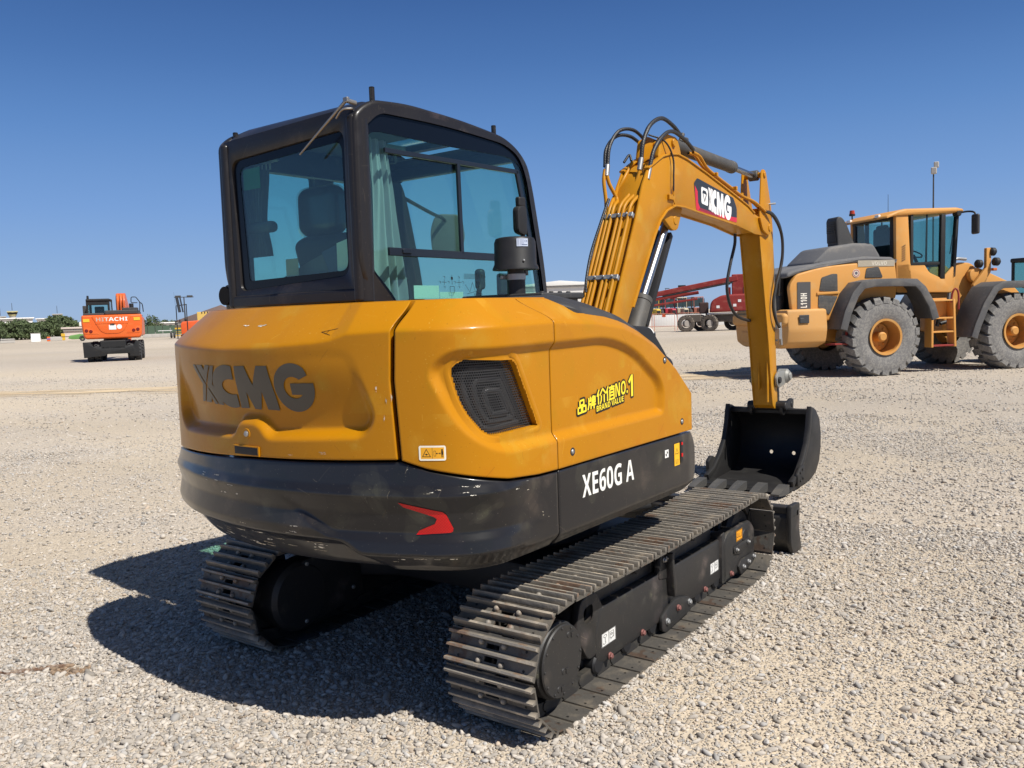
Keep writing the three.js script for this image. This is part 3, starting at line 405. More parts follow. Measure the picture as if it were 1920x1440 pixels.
  part(cab, 'air_duct', [cyl([-.93, 1.72, 1.05], [-.93, 1.72, .98], .055, .055, 20), side(rc([[1.06, 1.64], [1.06, 1.75], [.98, 1.80], [.90, 1.64]], .02), -.955, -.88, .015)], M.cab);
  part(cab, 'air_duct_mouth', [cyl([-.935, 1.72, 1.074], [-.935, 1.72, 1.06], .046, .046, 24)], M.void);
  const mir = (x, z, y, w, h, name) => { part(cab, name, [rbox(.07, h, w, .03, x, y, z, 3)], M.black); };
  part(cab, 'mirror_arm', [tube([[-.90, 2.30, -.2], [-1.0, 2.245, -.55], [-1.12, 2.245, -.78], [-1.15, 2.22, -.86]], .012, 20, 8)], M.black); part(cab, 'mirror', [face(rc([[-.11, -.15], [.07, -.15], [.12, -.05], [.10, .12], [-.08, .13], [-.12, .02]], .05), -.02, .03, .012).rotateY(.7).translate(-1.15, 2.15, -.87)], std({ color: C(.12, .12, .115), roughness: .3 }));
  part(cab, 'mirror', [side(rc([[.06, 2.13], [-.02, 2.14], [-.02, 1.98], [.06, 1.995]], .03), .10, .14, .01), cyl([.12, 1.78, -.02], [.12, 2.0, 0], .012, .012, 10), rbox(.03, .05, .06, .01, .12, 2.155, .01)], M.black);
}
function canvasMat(w, h, d) { return std({ map: canvasTex(w, h, d), roughness: .6 }); }
// ---------- air pre-cleaner on the hood ----------
{
  const BG0 = std({ map: speckle([.115, .115, .118], 256, .01, .08, 36), roughness: .5 });
  const p = HOUSE(sub(EX, 'air_precleaner', [0, 0, 0])); const x = .45, z = .515;
  const L = (pts, n = 40) => toCreasedNormals(new THREE.LatheGeometry(pts.map(q => new THREE.Vector2(...q)), n), .5).translate(x, 0, z);
  part(p, 'bowl', L([[0, 1.925], [.07, 1.922], [.086, 1.917], [.093, 1.90], [.095, 1.805], [.104, 1.785], [.104, 1.778], [.085, 1.783], [.045, 1.785], [0, 1.785]]), BG0);
  part(p, 'stem', L([[.038, 1.79], [.038, 1.755], [.041, 1.754], [.041, 1.64], [0, 1.64]]), BG0);
  part(p, 'clamp', [L([[.0405, 1.735], [.044, 1.734], [.044, 1.760], [.0405, 1.761]]), rbox(.016, .018, .045, .004, x - .035, 1.747, z + .04)], M.zinc);
  part(p, 'bolt', [drum([x + .080, 1.815, z + .047], [x + .087, 1.815, z + .052], .005, .002, 8)], M.zinc);
  const th = 30 * PI / 180, g = new THREE.CylinderGeometry(.0958, .0958, .034, 12, 1, true, .72, .56).translate(x, 1.893, z);
  part(p, 'label', keepUV(g), canvasMat(256, 160, c => { c.fillStyle = '#b9c4d8'; c.fillRect(0, 0, 256, 160); c.fillStyle = '#39486a'; for (let i = 0; i < 6; i++) { c.fillRect(14, 16 + i * 22, 40, 5); c.fillRect(74, 16 + i * 22, 90, 5); } c.font = 'bold 60px sans-serif'; c.fillText('CE', 172, 76); c.fillRect(110, 120, 130, 16); }));
}
// ---------- undercarriage ----------
{
  // closed shoe path in (z, y): drive end behind, idler in front
  const rS = .232, cS = [1.04, .252], rI = .232, cI = [-1.055, .246]; // radius to the inner face of the plates
  const path = []; const add = (z, y) => path.push([z, y]);
  for (let i = 0; i <= 24; i++) { const a = -PI / 2 + PI * i / 24; add(cS[0] + rS * cos(a), cS[1] + rS * sin(a)); }
  for (let i = 1; i < 20; i++) { const t = i / 20; add(lerp(cS[0], cI[0], t), lerp(cS[1] + rS, cI[1] + rI, t) - .012 * sin(t * PI)); }
  for (let i = 0; i <= 24; i++) { const a = PI / 2 + PI * i / 24; add(cI[0] + rI * cos(a), cI[1] + rI * sin(a)); }
  for (let i = 1; i < 20; i++) { const t = i / 20; add(lerp(cI[0], cS[0], t), .018); }
  path.forEach(p => { if (p[1] < .019) p[1] = .019; });
  const L = [0]; for (let i = 1; i <= path.length; i++) { const a = path[i - 1], b = path[i % path.length]; L.push(L[i - 1] + Math.hypot(b[0] - a[0], b[1] - a[1])); }
  const total = L[path.length], N = 42, pitch = total / N;
  const at = d => { d = ((d % total) + total) % total; let i = 0; while (L[i + 1] < d) i++; const a = path[i], b = path[(i + 1) % path.length], t = (d - L[i]) / (L[i + 1] - L[i]); return [lerp(a[0], b[0], t), lerp(a[1], b[1], t)]; };
  // shoe: plate with three ribs, bolts, cleaning slots and end holes; local z along the path, y outwards
  const w = .40, p = pitch - .006, hp = p / 2;
  const rib = (z, h, b, t) => [[z - b, .008], [z - t, .008 + h], [z + t, .008 + h], [z + b, .008]];
  const full = [[-hp, 0], [-hp, .008], ...rib(-hp + .012, .022, .010, .0045), ...rib(.0, .022, .009, .0045), ...rib(hp - .014, .022, .010, .0045), [hp + .003, .008], [hp + .003, .0072], [hp - .009, .0068], [hp - .0095, 0]];
  const seg = (pts, x0, x1) => side(pts, x0, x1, 0);
  const shoeG = [];
  const sl = .030;
  shoeG.push(seg(full, -w / 2, -sl), seg(full, sl, w / 2));
  // middle: the plate is open in two slots between the ribs
  const mid = (a, b, r) => [[a, 0], [a, .008], ...(r ? rib(r[0], .022, r[1] - .001, .0045) : []), [b, .008], [b, 0]];
  shoeG.push(seg(mid(-hp, -hp + .030, [-hp + .012, .011]), -sl, sl), seg(mid(-.014, .014, [0, .010]), -sl, sl), seg(mid(hp - .032, hp + .006, [hp - .014, .011]), -sl, sl));
  for (const z of [-.034, .034]) for (const x of [-.052, .052]) shoeG.push(new THREE.SphereGeometry(.0135, 8, 5, 0, 2 * PI, 0, PI / 2).scale(1, 1.1, 1).translate(x, .008, z));
  for (const x of [-.15, .15]) for (const z of [-.034, .034]) shoeG.push(cyl([x, .0065, z], [x, .0088, z], .0055, .0055, 8), cyl([x, -.0008, z], [x, .0015, z], .0055, .0055, 8));
  // link pair under the plate
  const linkG = []; for (const x of [-.052, .052]) linkG.push(side(rc([[-hp - .012, -.012], [-hp, -.055], [hp, -.055], [hp + .012, -.012], [hp * .7, -.001], [-hp * .7, -.001]], .012), x - .014, x + .014));
  linkG.push(cyl([-.07, -.033, hp], [.07, -.033, hp], .017, .017, 10));
  const shoeGeo = geo(shoeG), linkGeo = geo(linkG);
  { // rubbed ribs are bare, plates keep scale, inner faces keep dark paint
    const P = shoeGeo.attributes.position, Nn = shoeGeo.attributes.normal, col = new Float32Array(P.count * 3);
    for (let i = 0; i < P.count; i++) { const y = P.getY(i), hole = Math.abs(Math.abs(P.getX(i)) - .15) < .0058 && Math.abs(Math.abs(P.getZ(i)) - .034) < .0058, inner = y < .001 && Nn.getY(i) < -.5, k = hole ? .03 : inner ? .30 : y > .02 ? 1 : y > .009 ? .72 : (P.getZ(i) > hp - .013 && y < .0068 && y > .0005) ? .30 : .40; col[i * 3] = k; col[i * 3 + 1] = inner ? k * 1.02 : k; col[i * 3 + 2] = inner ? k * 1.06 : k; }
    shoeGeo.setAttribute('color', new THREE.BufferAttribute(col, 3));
  }
  // every shoe has its own wear: a shifted look-up into the steel pattern
  const shoeGeos = [...Array(6)].map((_, k) => { const g = shoeGeo.clone(), u = g.attributes.uv; for (let i = 0; i < u.count; i++) u.setXY(i, u.getX(i) + k * .171, u.getY(i) + k * .337); return g; });
  const makeTrack = sx => {
    const tr = sub(EX, 'track', [sx * .785, 0, 0]);
    for (let k = 0; k < N; k++) {
      const d = (k + .35) * pitch, a = at(d - hp), b = at(d + hp), c = at(d), tz = b[0] - a[0], ty = b[1] - a[1], l = Math.hypot(tz, ty);
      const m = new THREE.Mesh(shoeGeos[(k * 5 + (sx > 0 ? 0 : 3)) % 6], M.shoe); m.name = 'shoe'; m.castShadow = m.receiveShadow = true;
      // local z -> tangent, local y -> outward normal (tangent turned by -90 degrees for this winding)
      const t = V(0, ty / l, tz / l), n = V(0, -tz / l, ty / l), ctr = V(0, (a[1] + b[1]) / 2 * .5 + c[1] * .5, (a[0] + b[0]) / 2 * .5 + c[0] * .5);
      const mat = new THREE.Matrix4().makeBasis(V(1, 0, 0).multiplyScalar(1), n, t); if (mat.determinant() < 0) mat.makeBasis(V(-1, 0, 0), n, t);
      m.quaternion.setFromRotationMatrix(mat); m.position.copy(ctr); tr.add(m);
      const q = new THREE.Mesh(linkGeo, M.shoeInner); q.name = 'link'; q.castShadow = q.receiveShadow = true; q.quaternion.copy(m.quaternion); q.position.copy(ctr); tr.add(q);
    }
    const X = x => sx * x - 0; // local outward
    const o = (x0, x1) => sx > 0 ? [x0, x1] : [-x1, -x0];
    const sd = (pts, x0, x1, bev, holes) => { const [a, b] = o(x0, x1); return side(pts, a, b, bev, holes); };
    // final drive with its cover
    const hx = .145; part(tr, 'final_drive', [drum([X(-.12), .245, 1.0], [X(.13), .245, 1.0], .150, .01, 48), drum([X(.10), .245, 1.0], [X(hx), .245, 1.0], .142, .005, 48)], M.frame);
    const bolts = []; for (let i = 0; i < 12; i++) { const a = i / 12 * 2 * PI; bolts.push(drum([X(hx - .004), .245 + .128 * sin(a), 1.0 + .128 * cos(a)], [X(hx + .004), .245 + .128 * sin(a), 1.0 + .128 * cos(a)], .0055, .002, 8)); } for (const [y, z] of [[.335, .955], [.205, 1.0], [.145, 1.035]]) bolts.push(drum([X(hx - .004), y, z], [X(hx + .003), y, z], .013, .003, 14), rbox(.005, .02, .022, .001, X(hx + .001), y - .005, z - .028));
    part(tr, 'cover_bolt', bolts, M.frame);
    // sprocket wheel, idler wheel, rollers
    const spro = []; for (let i = 0; i < 23; i++) { const a = i / 23 * 2 * PI; spro.push([1.0 + .04 + (i % 1 ? 0 : .195) * cos(a) , .25 + .195 * sin(a)], [1.04 + .17 * cos(a + .136), .25 + .17 * sin(a + .136)]); }
    part(tr, 'sprocket', [sd(spro, -.02, .02, .004, [])], M.shoeInner);
    part(tr, 'idler', [drum([X(-.07), .246, -1.055], [X(.07), .246, -1.055], .165, .02, 40), drum([X(-.02), .246, -1.055], [X(.02), .246, -1.055], .185, .008, 40), drum([X(-.11), .246, -1.055], [X(.11), .246, -1.055], .05, .01, 20)], M.black);
    for (const z of [.62, .36, .10, -.16, -.42, -.68]) part(tr, 'roller', [drum([X(-.08), .082, z], [X(.082), .082, z], .044, .008, 20), drum([X(-.03), .1, z], [X(.03), .1, z], .06, .004, 20)], M.black);
    for (const z of [.2, -.45]) part(tr, 'carrier_roller', [drum([X(-.05), .40, z], [X(.06), .40, z], .042, .006, 18)], M.black);
    // side frame box
    const body = [[.66, .345], [.70, .30], [.66, .16], [.64, .075], [.55, .055], [-.76, .055], [-.78, .31], [-.05, .335]];
    part(tr, 'side_frame', [sd(rc([[.64, .095], [.655, .21], [.61, .325], [-.72, .305], [-.77, .28], [-.77, .085], [-.70, .075], [.58, .075]], [.02, .03, .03, .02, .02, .02, .02, .02]), .035, .085, .012), sd(rc([[.74, .14], [.78, .33], [.70, .385], [.55, .40], [-.72, .375], [-.72, .09], [.64, .09]], .03), -.11, .04, .015)], M.frame);
    part(tr, 'lifting_eye', [sd(rc([[.80, .27], [.755, .40], [.63, .405], [.57, .32], [.60, .14], [.70, .12]], .04), .05, .082, .006, [rc([[.745, .36], [.65, .37], [.655, .29], [.735, .28]], .035)])], M.frame);
    // idler yoke box in front
    part(tr, 'front_frame', [sd(rc([[-.74, .06], [-.74, .285], [-.80, .325], [-1.14, .325], [-1.22, .26], [-1.22, .11], [-1.02, .06]], [.01, .02, .03, .03, .03, .03, .03]), .03, .105, .012), sd(rc([[-.72, .05], [-.72, .33], [-.77, .34], [-.79, .05]], .015), .02, .10, .008)], M.frame);
    part(tr, 'wear_plate', [sd(rc([[-.87, .225], [-.87, .185], [-.97, .165], [-1.12, .19], [-1.12, .23], [-1.0, .225]], .015), .105, .113, .002), sd(rc([[-.92, .10], [-.97, .13], [-1.18, .125], [-1.20, .09], [-1.14, .065], [-.96, .045]], .015), .105, .118, .003)], M.frame);
    const gb = (y, z, x0 = .085, r = .013) => [drum([X(x0), y, z], [X(x0 + .008), y, z], r * 1.25, .002, 16), drum([X(x0), y, z], [X(x0 + .018), y, z], r, .004, 6)];
    part(tr, 'bolt', [...gb(.205, -.90, .112, .009), ...gb(.21, -1.08, .112, .009), ...gb(.085, -.99, .116, .011), ...gb(.095, -1.07, .116, .011), ...gb(.105, -1.155, .116, .011)], M.zinc);
    // guide bracket in the middle and its bolts
    part(tr, 'guide_bracket', [sd(rc([[.05, .105], [-.02, .135], [-.12, .155], [-.26, .125], [-.30, .085], [-.29, .045], [.0, .02], [.05, .04]], .02), .085, .105, .004)], M.frame);
    part(tr, 'bolt', [...gb(.075, .0, .103), ...gb(.095, -.26, .103)], M.zinc);
    for (const [y, z] of [[.09, .535], [.09, .225], [.105, -.125], [.085, -.505], [.085, -.83]]) part(tr, 'oil_plug', gb(y, z, z < -.8 ? .104 : z > -.2 && z < 0 ? .104 : .085, .013), M.redBolt);
    part(tr, 'carrier_stay', [sd(rc([[.045, .29], [.02, .40], [-.06, .41], [-.10, .30], [-.06, .27]], .015), .06, .09, .004), sd(rc([[-.03, .40], [-.05, .405], [-.085, .20], [-.055, .18]], .006), .085, .125, .004)], M.frame);
    part(tr, 'bolt', [...gb(.375, -.005, .09, .010), ...gb(.378, -.04, .09, .010)], M.zinc);
    if (sx > 0) {
      const lab = canvasTex(256, 256, c => { c.fillStyle = '#dcdcd8'; c.fillRect(0, 0, 256, 256); c.strokeStyle = c.fillStyle = '#222'; c.lineWidth = 8; c.strokeRect(6, 6, 244, 244); c.beginPath(); c.moveTo(128, 10); c.lineTo(128, 246); c.stroke(); c.beginPath(); c.arc(64, 70, 26, 0, 7); c.stroke(); c.beginPath(); c.moveTo(64, 96); c.lineTo(64, 170); c.arc(50, 190, 22, 0, 3.4); c.stroke(); c.strokeRect(150, 50, 66, 120); c.beginPath(); c.moveTo(160, 200); c.lineTo(210, 150); c.moveTo(165, 90); c.arc(184, 100, 20, 0, 5); c.stroke(); });
      const lm = std({ map: lab, roughness: .5 });
      for (const [z0, z1, y0, y1, x] of [[.60, .475, .145, .205, .0865], [-.585, -.70, .14, .20, .0865]]) { const g = keepUV(new THREE.PlaneGeometry(z0 - z1, y1 - y0)); g.rotateY(PI / 2).translate(x, (y0 + y1) / 2, (z0 + z1) / 2); part(tr, 'label', g, lm); }
      const g = keepUV(new THREE.PlaneGeometry(.095, .062)); g.rotateY(PI / 2).translate(.1065, .275, -.965); part(tr, 'warning_label', g, canvasMat(128, 96, c => { c.fillStyle = '#e69a14'; c.fillRect(0, 0, 128, 96); c.strokeStyle = '#2a1c05'; c.lineWidth = 5; c.strokeRect(5, 5, 118, 86); c.beginPath(); c.moveTo(34, 24); c.lineTo(16, 62); c.lineTo(52, 62); c.closePath(); c.moveTo(66, 30); c.lineTo(66, 66); c.lineTo(108, 66); c.lineTo(108, 30); c.stroke(); }));
    }
    // inner cover over the drive motor
    for (const [y, z] of [[.40, .96], [.40, .68], [.20, .66], [.12, .98]]) part(tr, 'bolt', [drum([X(-.225), y, z], [X(-.205), y, z], .011, .003, 8)], M.zinc);
    part(tr, 'motor_guard', [drum([X(-.22), .25, 1.0], [X(-.10), .25, 1.0], .17, .02, 40), sd(rc([[1.0, .09], [1.0, .42], [.62, .43], [.58, .14]], .04), -.215, -.10, .01)], M.frame);
    return tr;
  };
  makeTrack(1); makeTrack(-1);
  const uf = sub(EX, 'lower_frame');
  part(uf, 'centre_frame', [flat(rc([[-.62, .62], [-.40, .50], [.40, .50], [.62, .62], [.62, .30], [.42, .1], [.42, -.1], [.62, -.35], [.62, -.62], [.40, -.52], [-.40, -.52], [-.62, -.62], [-.62, -.35], [-.42, -.1], [-.42, .1], [-.62, .30]], .05), .24, .42, .02)], M.black);
  // dozer blade in front
  const bl = sub(EX, 'dozer_blade');
  const prof = [[-1.64, .31], [-1.60, .24], [-1.60, .10], [-1.66, -.005], [-1.69, -.005], [-1.645, .10], [-1.645, .24], [-1.68, .31]];
  part(bl, 'mouldboard', [side(prof, -.97, .965, .004), rbox(1.92, .045, .06, .01, 0, .288, -1.635)], M.frame);
  for (const s of [-1, 1]) { const a = s > 0 ? .962 : -.992, b = a + .03; part(bl, 'end_plate', [side(rc([[-1.60, .325], [-1.77, .315], [-1.755, .14], [-1.79, .04], [-1.80, -.01], [-1.64, -.005], [-1.585, .08], [-1.585, .25]], .02), a, b, .005, [rc([[-1.70, .28], [-1.735, .28], [-1.735, .235], [-1.70, .235]], .017)])], M.frame); }
  for (const s of [-1, 1]) part(bl, 'push_arm', [cyl([s * .33, .27, -.55], [s * .38, .16, -1.6], .055, .05, 4)], M.frame);
  part(bl, 'lift_cylinder', [cyl([0, .40, -.55], [0, .28, -1.2], .045, .045, 18), cyl([0, .28, -1.2], [0, .22, -1.6], .025, .025, 14)], M.black);
}
// ---------- boom, arm, bucket ----------
{
  const BX0 = -.07, BX1 = .13, MX = .03;
  const boom = sub(EX, 'boom');
  const outl = [[-.60, .86], [-.72, 1.17], [-.986, 1.676], [-1.123, 1.917], [-1.258, 2.167], [-1.36, 2.384], [-1.438, 2.487], [-1.56, 2.545], [-1.66, 2.592], [-1.78, 2.622], [-1.90, 2.636], [-2.05, 2.622], [-2.389, 2.564], [-2.956, 2.455], [-3.245, 2.395], [-3.40, 2.345], [-3.62, 2.315], [-3.74, 2.295], [-3.785, 2.245], [-3.76, 2.195], [-3.70, 2.18], [-3.43, 2.178], [-2.949, 2.231], [-2.3, 2.27], [-1.98, 2.292], [-1.84, 2.290], [-1.705, 2.246], [-1.599, 2.175], [-1.51, 2.07], [-1.179, 1.60], [-.95, 1.28], [-.82, 1.0], [-.75, .84]];
  part(boom, 'side_plate', [side(outl, BX1 - .014, BX1, .003)], M.armYellow); part(boom, 'side_plate', [side(outl, BX0, BX0 + .014, .003)], M.armYellow);
  // top and bottom plates run between the side plates, set a little inside the outline
  const strip = (pts, inset, th) => { const n = pts.length, a = [], b = []; for (let i = 0; i < n; i++) { const p = pts[Math.max(0, i - 1)], q = pts[Math.min(n - 1, i + 1)], l = Math.hypot(q[0] - p[0], q[1] - p[1]), nz = -(q[1] - p[1]) / l, ny = (q[0] - p[0]) / l; a.push([pts[i][0] + nz * inset, pts[i][1] + ny * inset]); b.push([pts[i][0] + nz * (inset + th), pts[i][1] + ny * (inset + th)]); } return [...a, ...b.reverse()]; };
  part(boom, 'top_plate', [side(strip(outl.slice(1, 17), .02, .012), BX0 + .012, BX1 - .012, .002)], M.armYellow);
  part(boom, 'bottom_plate', [side(strip(outl.slice(21, 33), .012, .012), BX0 + .012, BX1 - .012, .002)], M.armYellow);
  part(boom, 'edge_flange', [side(strip(outl.slice(6, 16), -.012, .012), BX1 - .03, BX1 + .010, .003), side(strip(outl.slice(6, 16), -.012, .012), BX0 - .010, BX0 + .03, .003)], M.armYellow);
  part(boom, 'edge_flange', [side(strip(outl.slice(22, 30), -.010, .012), BX1 - .03, BX1 + .012, .003)], M.armYellow);
  part(boom, 'arm_pivot', [drum([BX0 - .03, 2.247, -3.715], [BX1 + .03, 2.247, -3.715], .032, .005, 24)], M.armYellow);
  part(boom, 'pivot_lug', [side(rc([[-3.48, 2.325], [-3.63, 2.32], [-3.78, 2.27], [-3.79, 2.22], [-3.70, 2.18], [-3.56, 2.215]], .03), BX1, BX1 + .022, .005), side(rc([[-3.48, 2.325], [-3.63, 2.32], [-3.78, 2.27], [-3.79, 2.22], [-3.70, 2.18], [-3.56, 2.215]], .03), BX0 - .022, BX0, .005)], M.armYellow);
  // lug of the boom cylinder
  part(boom, 'cylinder_lug', [side(rc([[-1.66, 2.24], [-1.80, 2.31], [-2.05, 2.30], [-2.0, 2.20], [-1.96, 2.13], [-1.88, 2.12], [-1.80, 2.16]], .03), .065, .095, .006), drum([-.02, 2.195, -1.92], [.10, 2.195, -1.92], .032, .004, 20)], M.armYellow);
  // top bracket of the arm cylinder
  for (const x of [-.055, .085]) part(boom, 'bracket_plate', [side(rc([[-1.62, 2.58], [-1.66, 2.72], [-1.76, 2.765], [-1.93, 2.76], [-1.985, 2.68], [-2.0, 2.60]], .03), x, x + .03, .005)], M.armYellow);
  part(boom, 'bracket_pin', [drum([-.07, 2.715, -1.86], [.13, 2.715, -1.86], .028, .004, 20)], M.armYellow);
  // sticker with the maker's badge
  { const g = new THREE.ShapeGeometry(poly(rc([[2.165, 2.475], [2.225, 2.515], [2.93, 2.435], [3.0, 2.36], [3.0, 2.245], [2.20, 2.285]], .02))); const P = g.attributes.position, uv = []; for (let i = 0; i < P.count; i++) uv.push((P.getX(i) - 2.165) / .835, (P.getY(i) - 2.245) / .27); g.setAttribute('uv', new THREE.Float32BufferAttribute(uv, 2)); g.rotateY(PI / 2).translate(BX1 + .0018, 0, 0);
    part(boom, 'badge_sticker', keepUV(g), std({ roughness: .35, map: canvasTex(1024, 332, (c, w, h) => {
      c.fillStyle = '#2e2d2b'; c.fillRect(0, 0, w, h); const X = z => (z - 2.165) / .835 * w, Y = y => (2.515 - y) / .27 * h, q = (f, ...a) => { c.fillStyle = f; c.beginPath(); for (let i = 0; i < a.length; i += 2) c[i ? 'lineTo' : 'moveTo'](X(a[i]), Y(a[i + 1])); c.closePath(); c.fill(); };
      q('#c8202f', 2.18, 2.46, 2.23, 2.42, 2.235, 2.34, 2.27, 2.305, 2.60, 2.285, 3.01, 2.285, 3.01, 2.24, 2.205, 2.282, 2.195, 2.30); q('#8d1c26', 2.27, 2.305, 2.60, 2.285, 2.62, 2.265, 2.24, 2.288);
      c.save(); c.transform(1, .095, 0, 1, 0, 0); c.fillStyle = '#f0eeea'; c.beginPath(); c.roundRect(160, 50, 150, 150, 22); c.fill(); c.fillStyle = '#2e2d2b'; c.beginPath(); c.moveTo(186, 92); c.lineTo(206, 74); c.lineTo(264, 74); c.lineTo(284, 92); c.lineTo(284, 102); c.lineTo(235, 182); c.lineTo(186, 102); c.closePath(); c.fill(); c.fillStyle = '#f0eeea'; c.beginPath(); c.moveTo(205, 104); c.lineTo(265, 104); c.lineTo(235, 160); c.closePath(); c.fill();
      const l = document.createElement('canvas'); l.width = 600; l.height = 260; logoLetters(l.getContext('2d'), 0, 0, .74, '#f0eeea'); c.drawImage(l, 318, 10, 600, 260); c.restore();
    }) })); }
  // pipe work up the back of the boom
  const rearAt = t => [lerp(-.80, -1.30, t), lerp(1.33, 2.25, t)];   // line of the rear face
  const off = (t, d) => { const [z, y] = rearAt(t); return [z + d * .878, y + d * .478]; };
  const clampAt = t => { const [z, y] = off(t, .034); return rbox(.225, .032, .030, .004, MX - .015, 0, 0).rotateX(-.5).translate(0, y, z); };
  part(boom, 'pipe_clamp', [clampAt(.475)], M.zinc); part(boom, 'pipe_clamp', [clampAt(.905)], M.zinc);
  for (const t of [.475, .905]) { const [z, y] = off(t, .05); part(boom, 'clamp_bolt', [-.06, .0, .06].map(d => drum([MX + d, y, z], [MX + d, y + .006, z + .012], .008, .002, 8)), M.zinc); }
  const pr = .0125, xs = [-.085, -.055, -.028, .02, .052, .095];
  const ends = [[[-.11, 2.42, -1.28], [-.115, 2.50, -1.31]], [[-.075, 2.33, -1.36], [-.04, 2.44, -1.42], [-.03, 2.56, -1.53]], [[-.05, 2.30, -1.345], [-.085, 2.40, -1.31], [-.10, 2.47, -1.30]], [[.03, 2.34, -1.38], [.06, 2.44, -1.43], [.065, 2.50, -1.45]], [[.065, 2.34, -1.39], [.085, 2.44, -1.44], [.09, 2.52, -1.50]], [[.105, 2.33, -1.38], [.115, 2.40, -1.42], [.12, 2.44, -1.45]]];
  xs.forEach((x, i) => { const pts = [0, .3, .6, .85, .98].map(t => { const [z, y] = off(t, .036); return [x, y, z]; }); part(boom, 'pipe', [tube([...pts, ...ends[i]], pr, 40, 10)], M.armYellow); });
  const fit = (a, b) => [cyl(a, b, .017, .017, 6), cyl(V(...a).lerp(V(...b), .55), b, .0135, .0135, 12)];
  part(boom, 'hose_fitting', fit([-.10, 2.455, -1.30], [-.105, 2.53, -1.325]), M.zinc); part(boom, 'hose_fitting', fit([.065, 2.49, -1.445], [.068, 2.57, -1.47]), M.zinc); part(boom, 'hose_fitting', fit([.12, 2.425, -1.445], [.123, 2.50, -1.475]), M.zinc);
  const hose = (pts, r = .014, parent = boom) => part(parent, 'hose', [tube(pts, r * .84, 48, 10)], M.hose);
  hose([[-.105, 2.52, -1.325], [-.108, 2.66, -1.37], [-.095, 2.77, -1.48], [-.06, 2.79, -1.62], [-.04, 2.73, -1.78]]);
  hose([[-.125, 2.52, -1.325], [-.13, 2.64, -1.36], [-.115, 2.735, -1.47], [-.08, 2.75, -1.60], [-.05, 2.70, -1.74]]);
  hose([[.068, 2.56, -1.468], [.07, 2.68, -1.50], [.072, 2.80, -1.60], [.07, 2.875, -1.78], [.06, 2.86, -1.98], [.045, 2.815, -2.15]], .017);
  hose([[.123, 2.49, -1.472], [.13, 2.62, -1.53], [.135, 2.73, -1.66], [.13, 2.785, -1.83], [.125, 2.755, -2.05], [.115, 2.715, -2.2]], .016);
  hose([[.06, 2.74, -1.60], [.13, 2.70, -1.70], [.15, 2.60, -1.78], [.152, 2.47, -1.78], [.15, 2.38, -1.78]], .007);
  hose([[.0, 2.56, -1.46], [-.02, 2.60, -1.47], [-.04, 2.55, -1.43]], .010);
  hose([[-.062, 1.70, -.93], [-.07, 1.78, -.955], [-.085, 1.95, -1.05], [-.07, 2.15, -1.16], [-.06, 2.3, -1.25]], .011);
  part(boom, 'grease_block', [rbox(.02, .035, .09, .004, BX1 + .008, 2.335, -1.765), cyl([BX1 + .016, 2.35, -1.785], [BX1 + .016, 2.41, -1.785], .008, .007, 8), cyl([BX1 + .012, 2.32, -1.79], [BX1 + .02, 2.29, -1.80], .006, .005, 8)], M.armYellow);
  // two pipes along the top of the boom on to the arm
  for (const [x, dy, e] of [[.085, .04, 0], [.05, .055, .01]]) part(boom, 'pipe', [tube([[x + .02, 2.70, -2.22], [x + .03, 2.66 + dy * .5, -2.32], [x + .02, 2.57 + dy, -2.5], [x + .01, 2.49 + dy, -2.95], [x + .01, 2.44 + dy, -3.22], [x + .03, 2.41 + dy, -3.45], [x + .05, 2.385 + e, -3.66]], .0115, 48, 10)], M.armYellow);
  part(boom, 'pipe_clamp', [rbox(.10, .03, .03, .004, .08, 2.585, -2.62), rbox(.10, .03, .03, .004, .08, 2.52, -3.02)], M.armYellow);
  // cylinders
  const cylinder = (name, a, b, c, r, rr, bm) => { const g = sub(EX, name), A = V(...a), B = V(...b), Cc = V(...c); part(g, 'barrel', [cyl(A, B, r, r, 32), drum(B.clone().lerp(A, .05).toArray(), B.toArray(), r * 1.06, .004, 32), drum(A.toArray(), A.clone().lerp(B, .03).toArray(), r * 1.02, .004, 32)], bm); part(g, 'rod', [cyl(B, Cc, rr, rr, 48)], M.chrome); return g; };
  const ac = cylinder('arm_cylinder', [MX, 2.735, -2.02], [MX, 2.714, -3.18], [MX, 2.70, -3.66], .048, .024, M.barrel);
  part(ac, 'rod_eye', [drum([MX - .04, 2.70, -3.68], [MX + .04, 2.70, -3.68], .045, .005, 24), drum([MX - .04, 2.725, -1.90], [MX + .04, 2.725, -1.90], .05, .005, 24), cyl([MX, 2.725, -1.90], [MX, 2.735, -2.05], .042, .046, 20)], M.barrel);
  part(ac, 'port', [cyl([.05, 2.77, -2.13], [.05, 2.83, -2.17], .018, .016, 10), rbox(.05, .04, .07, .01, .045, 2.79, -2.2)], M.barrel);
  const bc = cylinder('boom_cylinder', [MX, .98, -1.10], [MX, 1.66, -1.52], [MX, 2.19, -1.915], .065, .030, M.barrel);
  part(bc, 'rod_guard', [side(rc([[-1.50, 1.50], [-1.55, 1.48], [-1.96, 2.11], [-1.90, 2.16], [-1.83, 2.15]], .01), -.05, -.035, .003), side(rc([[-1.53, 1.48], [-1.56, 1.46], [-1.975, 2.09], [-1.945, 2.12]], .006), -.05, .05, .002)], M.black);
  // arm
  const arm = sub(EX, 'arm'), AX0 = -.06, AX1 = .12;
  const ao = [[-3.62, 2.72], [-3.66, 2.745], [-3.72, 2.74], [-3.75, 2.70], [-3.80, 2.58], [-3.86, 2.44], [-3.90, 2.25], [-3.92, 1.9], [-3.945, 1.30], [-3.985, .70], [-3.97, .66], [-3.91, .645], [-3.86, .68], [-3.83, .80], [-3.76, 1.25], [-3.63, 1.84], [-3.56, 2.17], [-3.57, 2.36]];
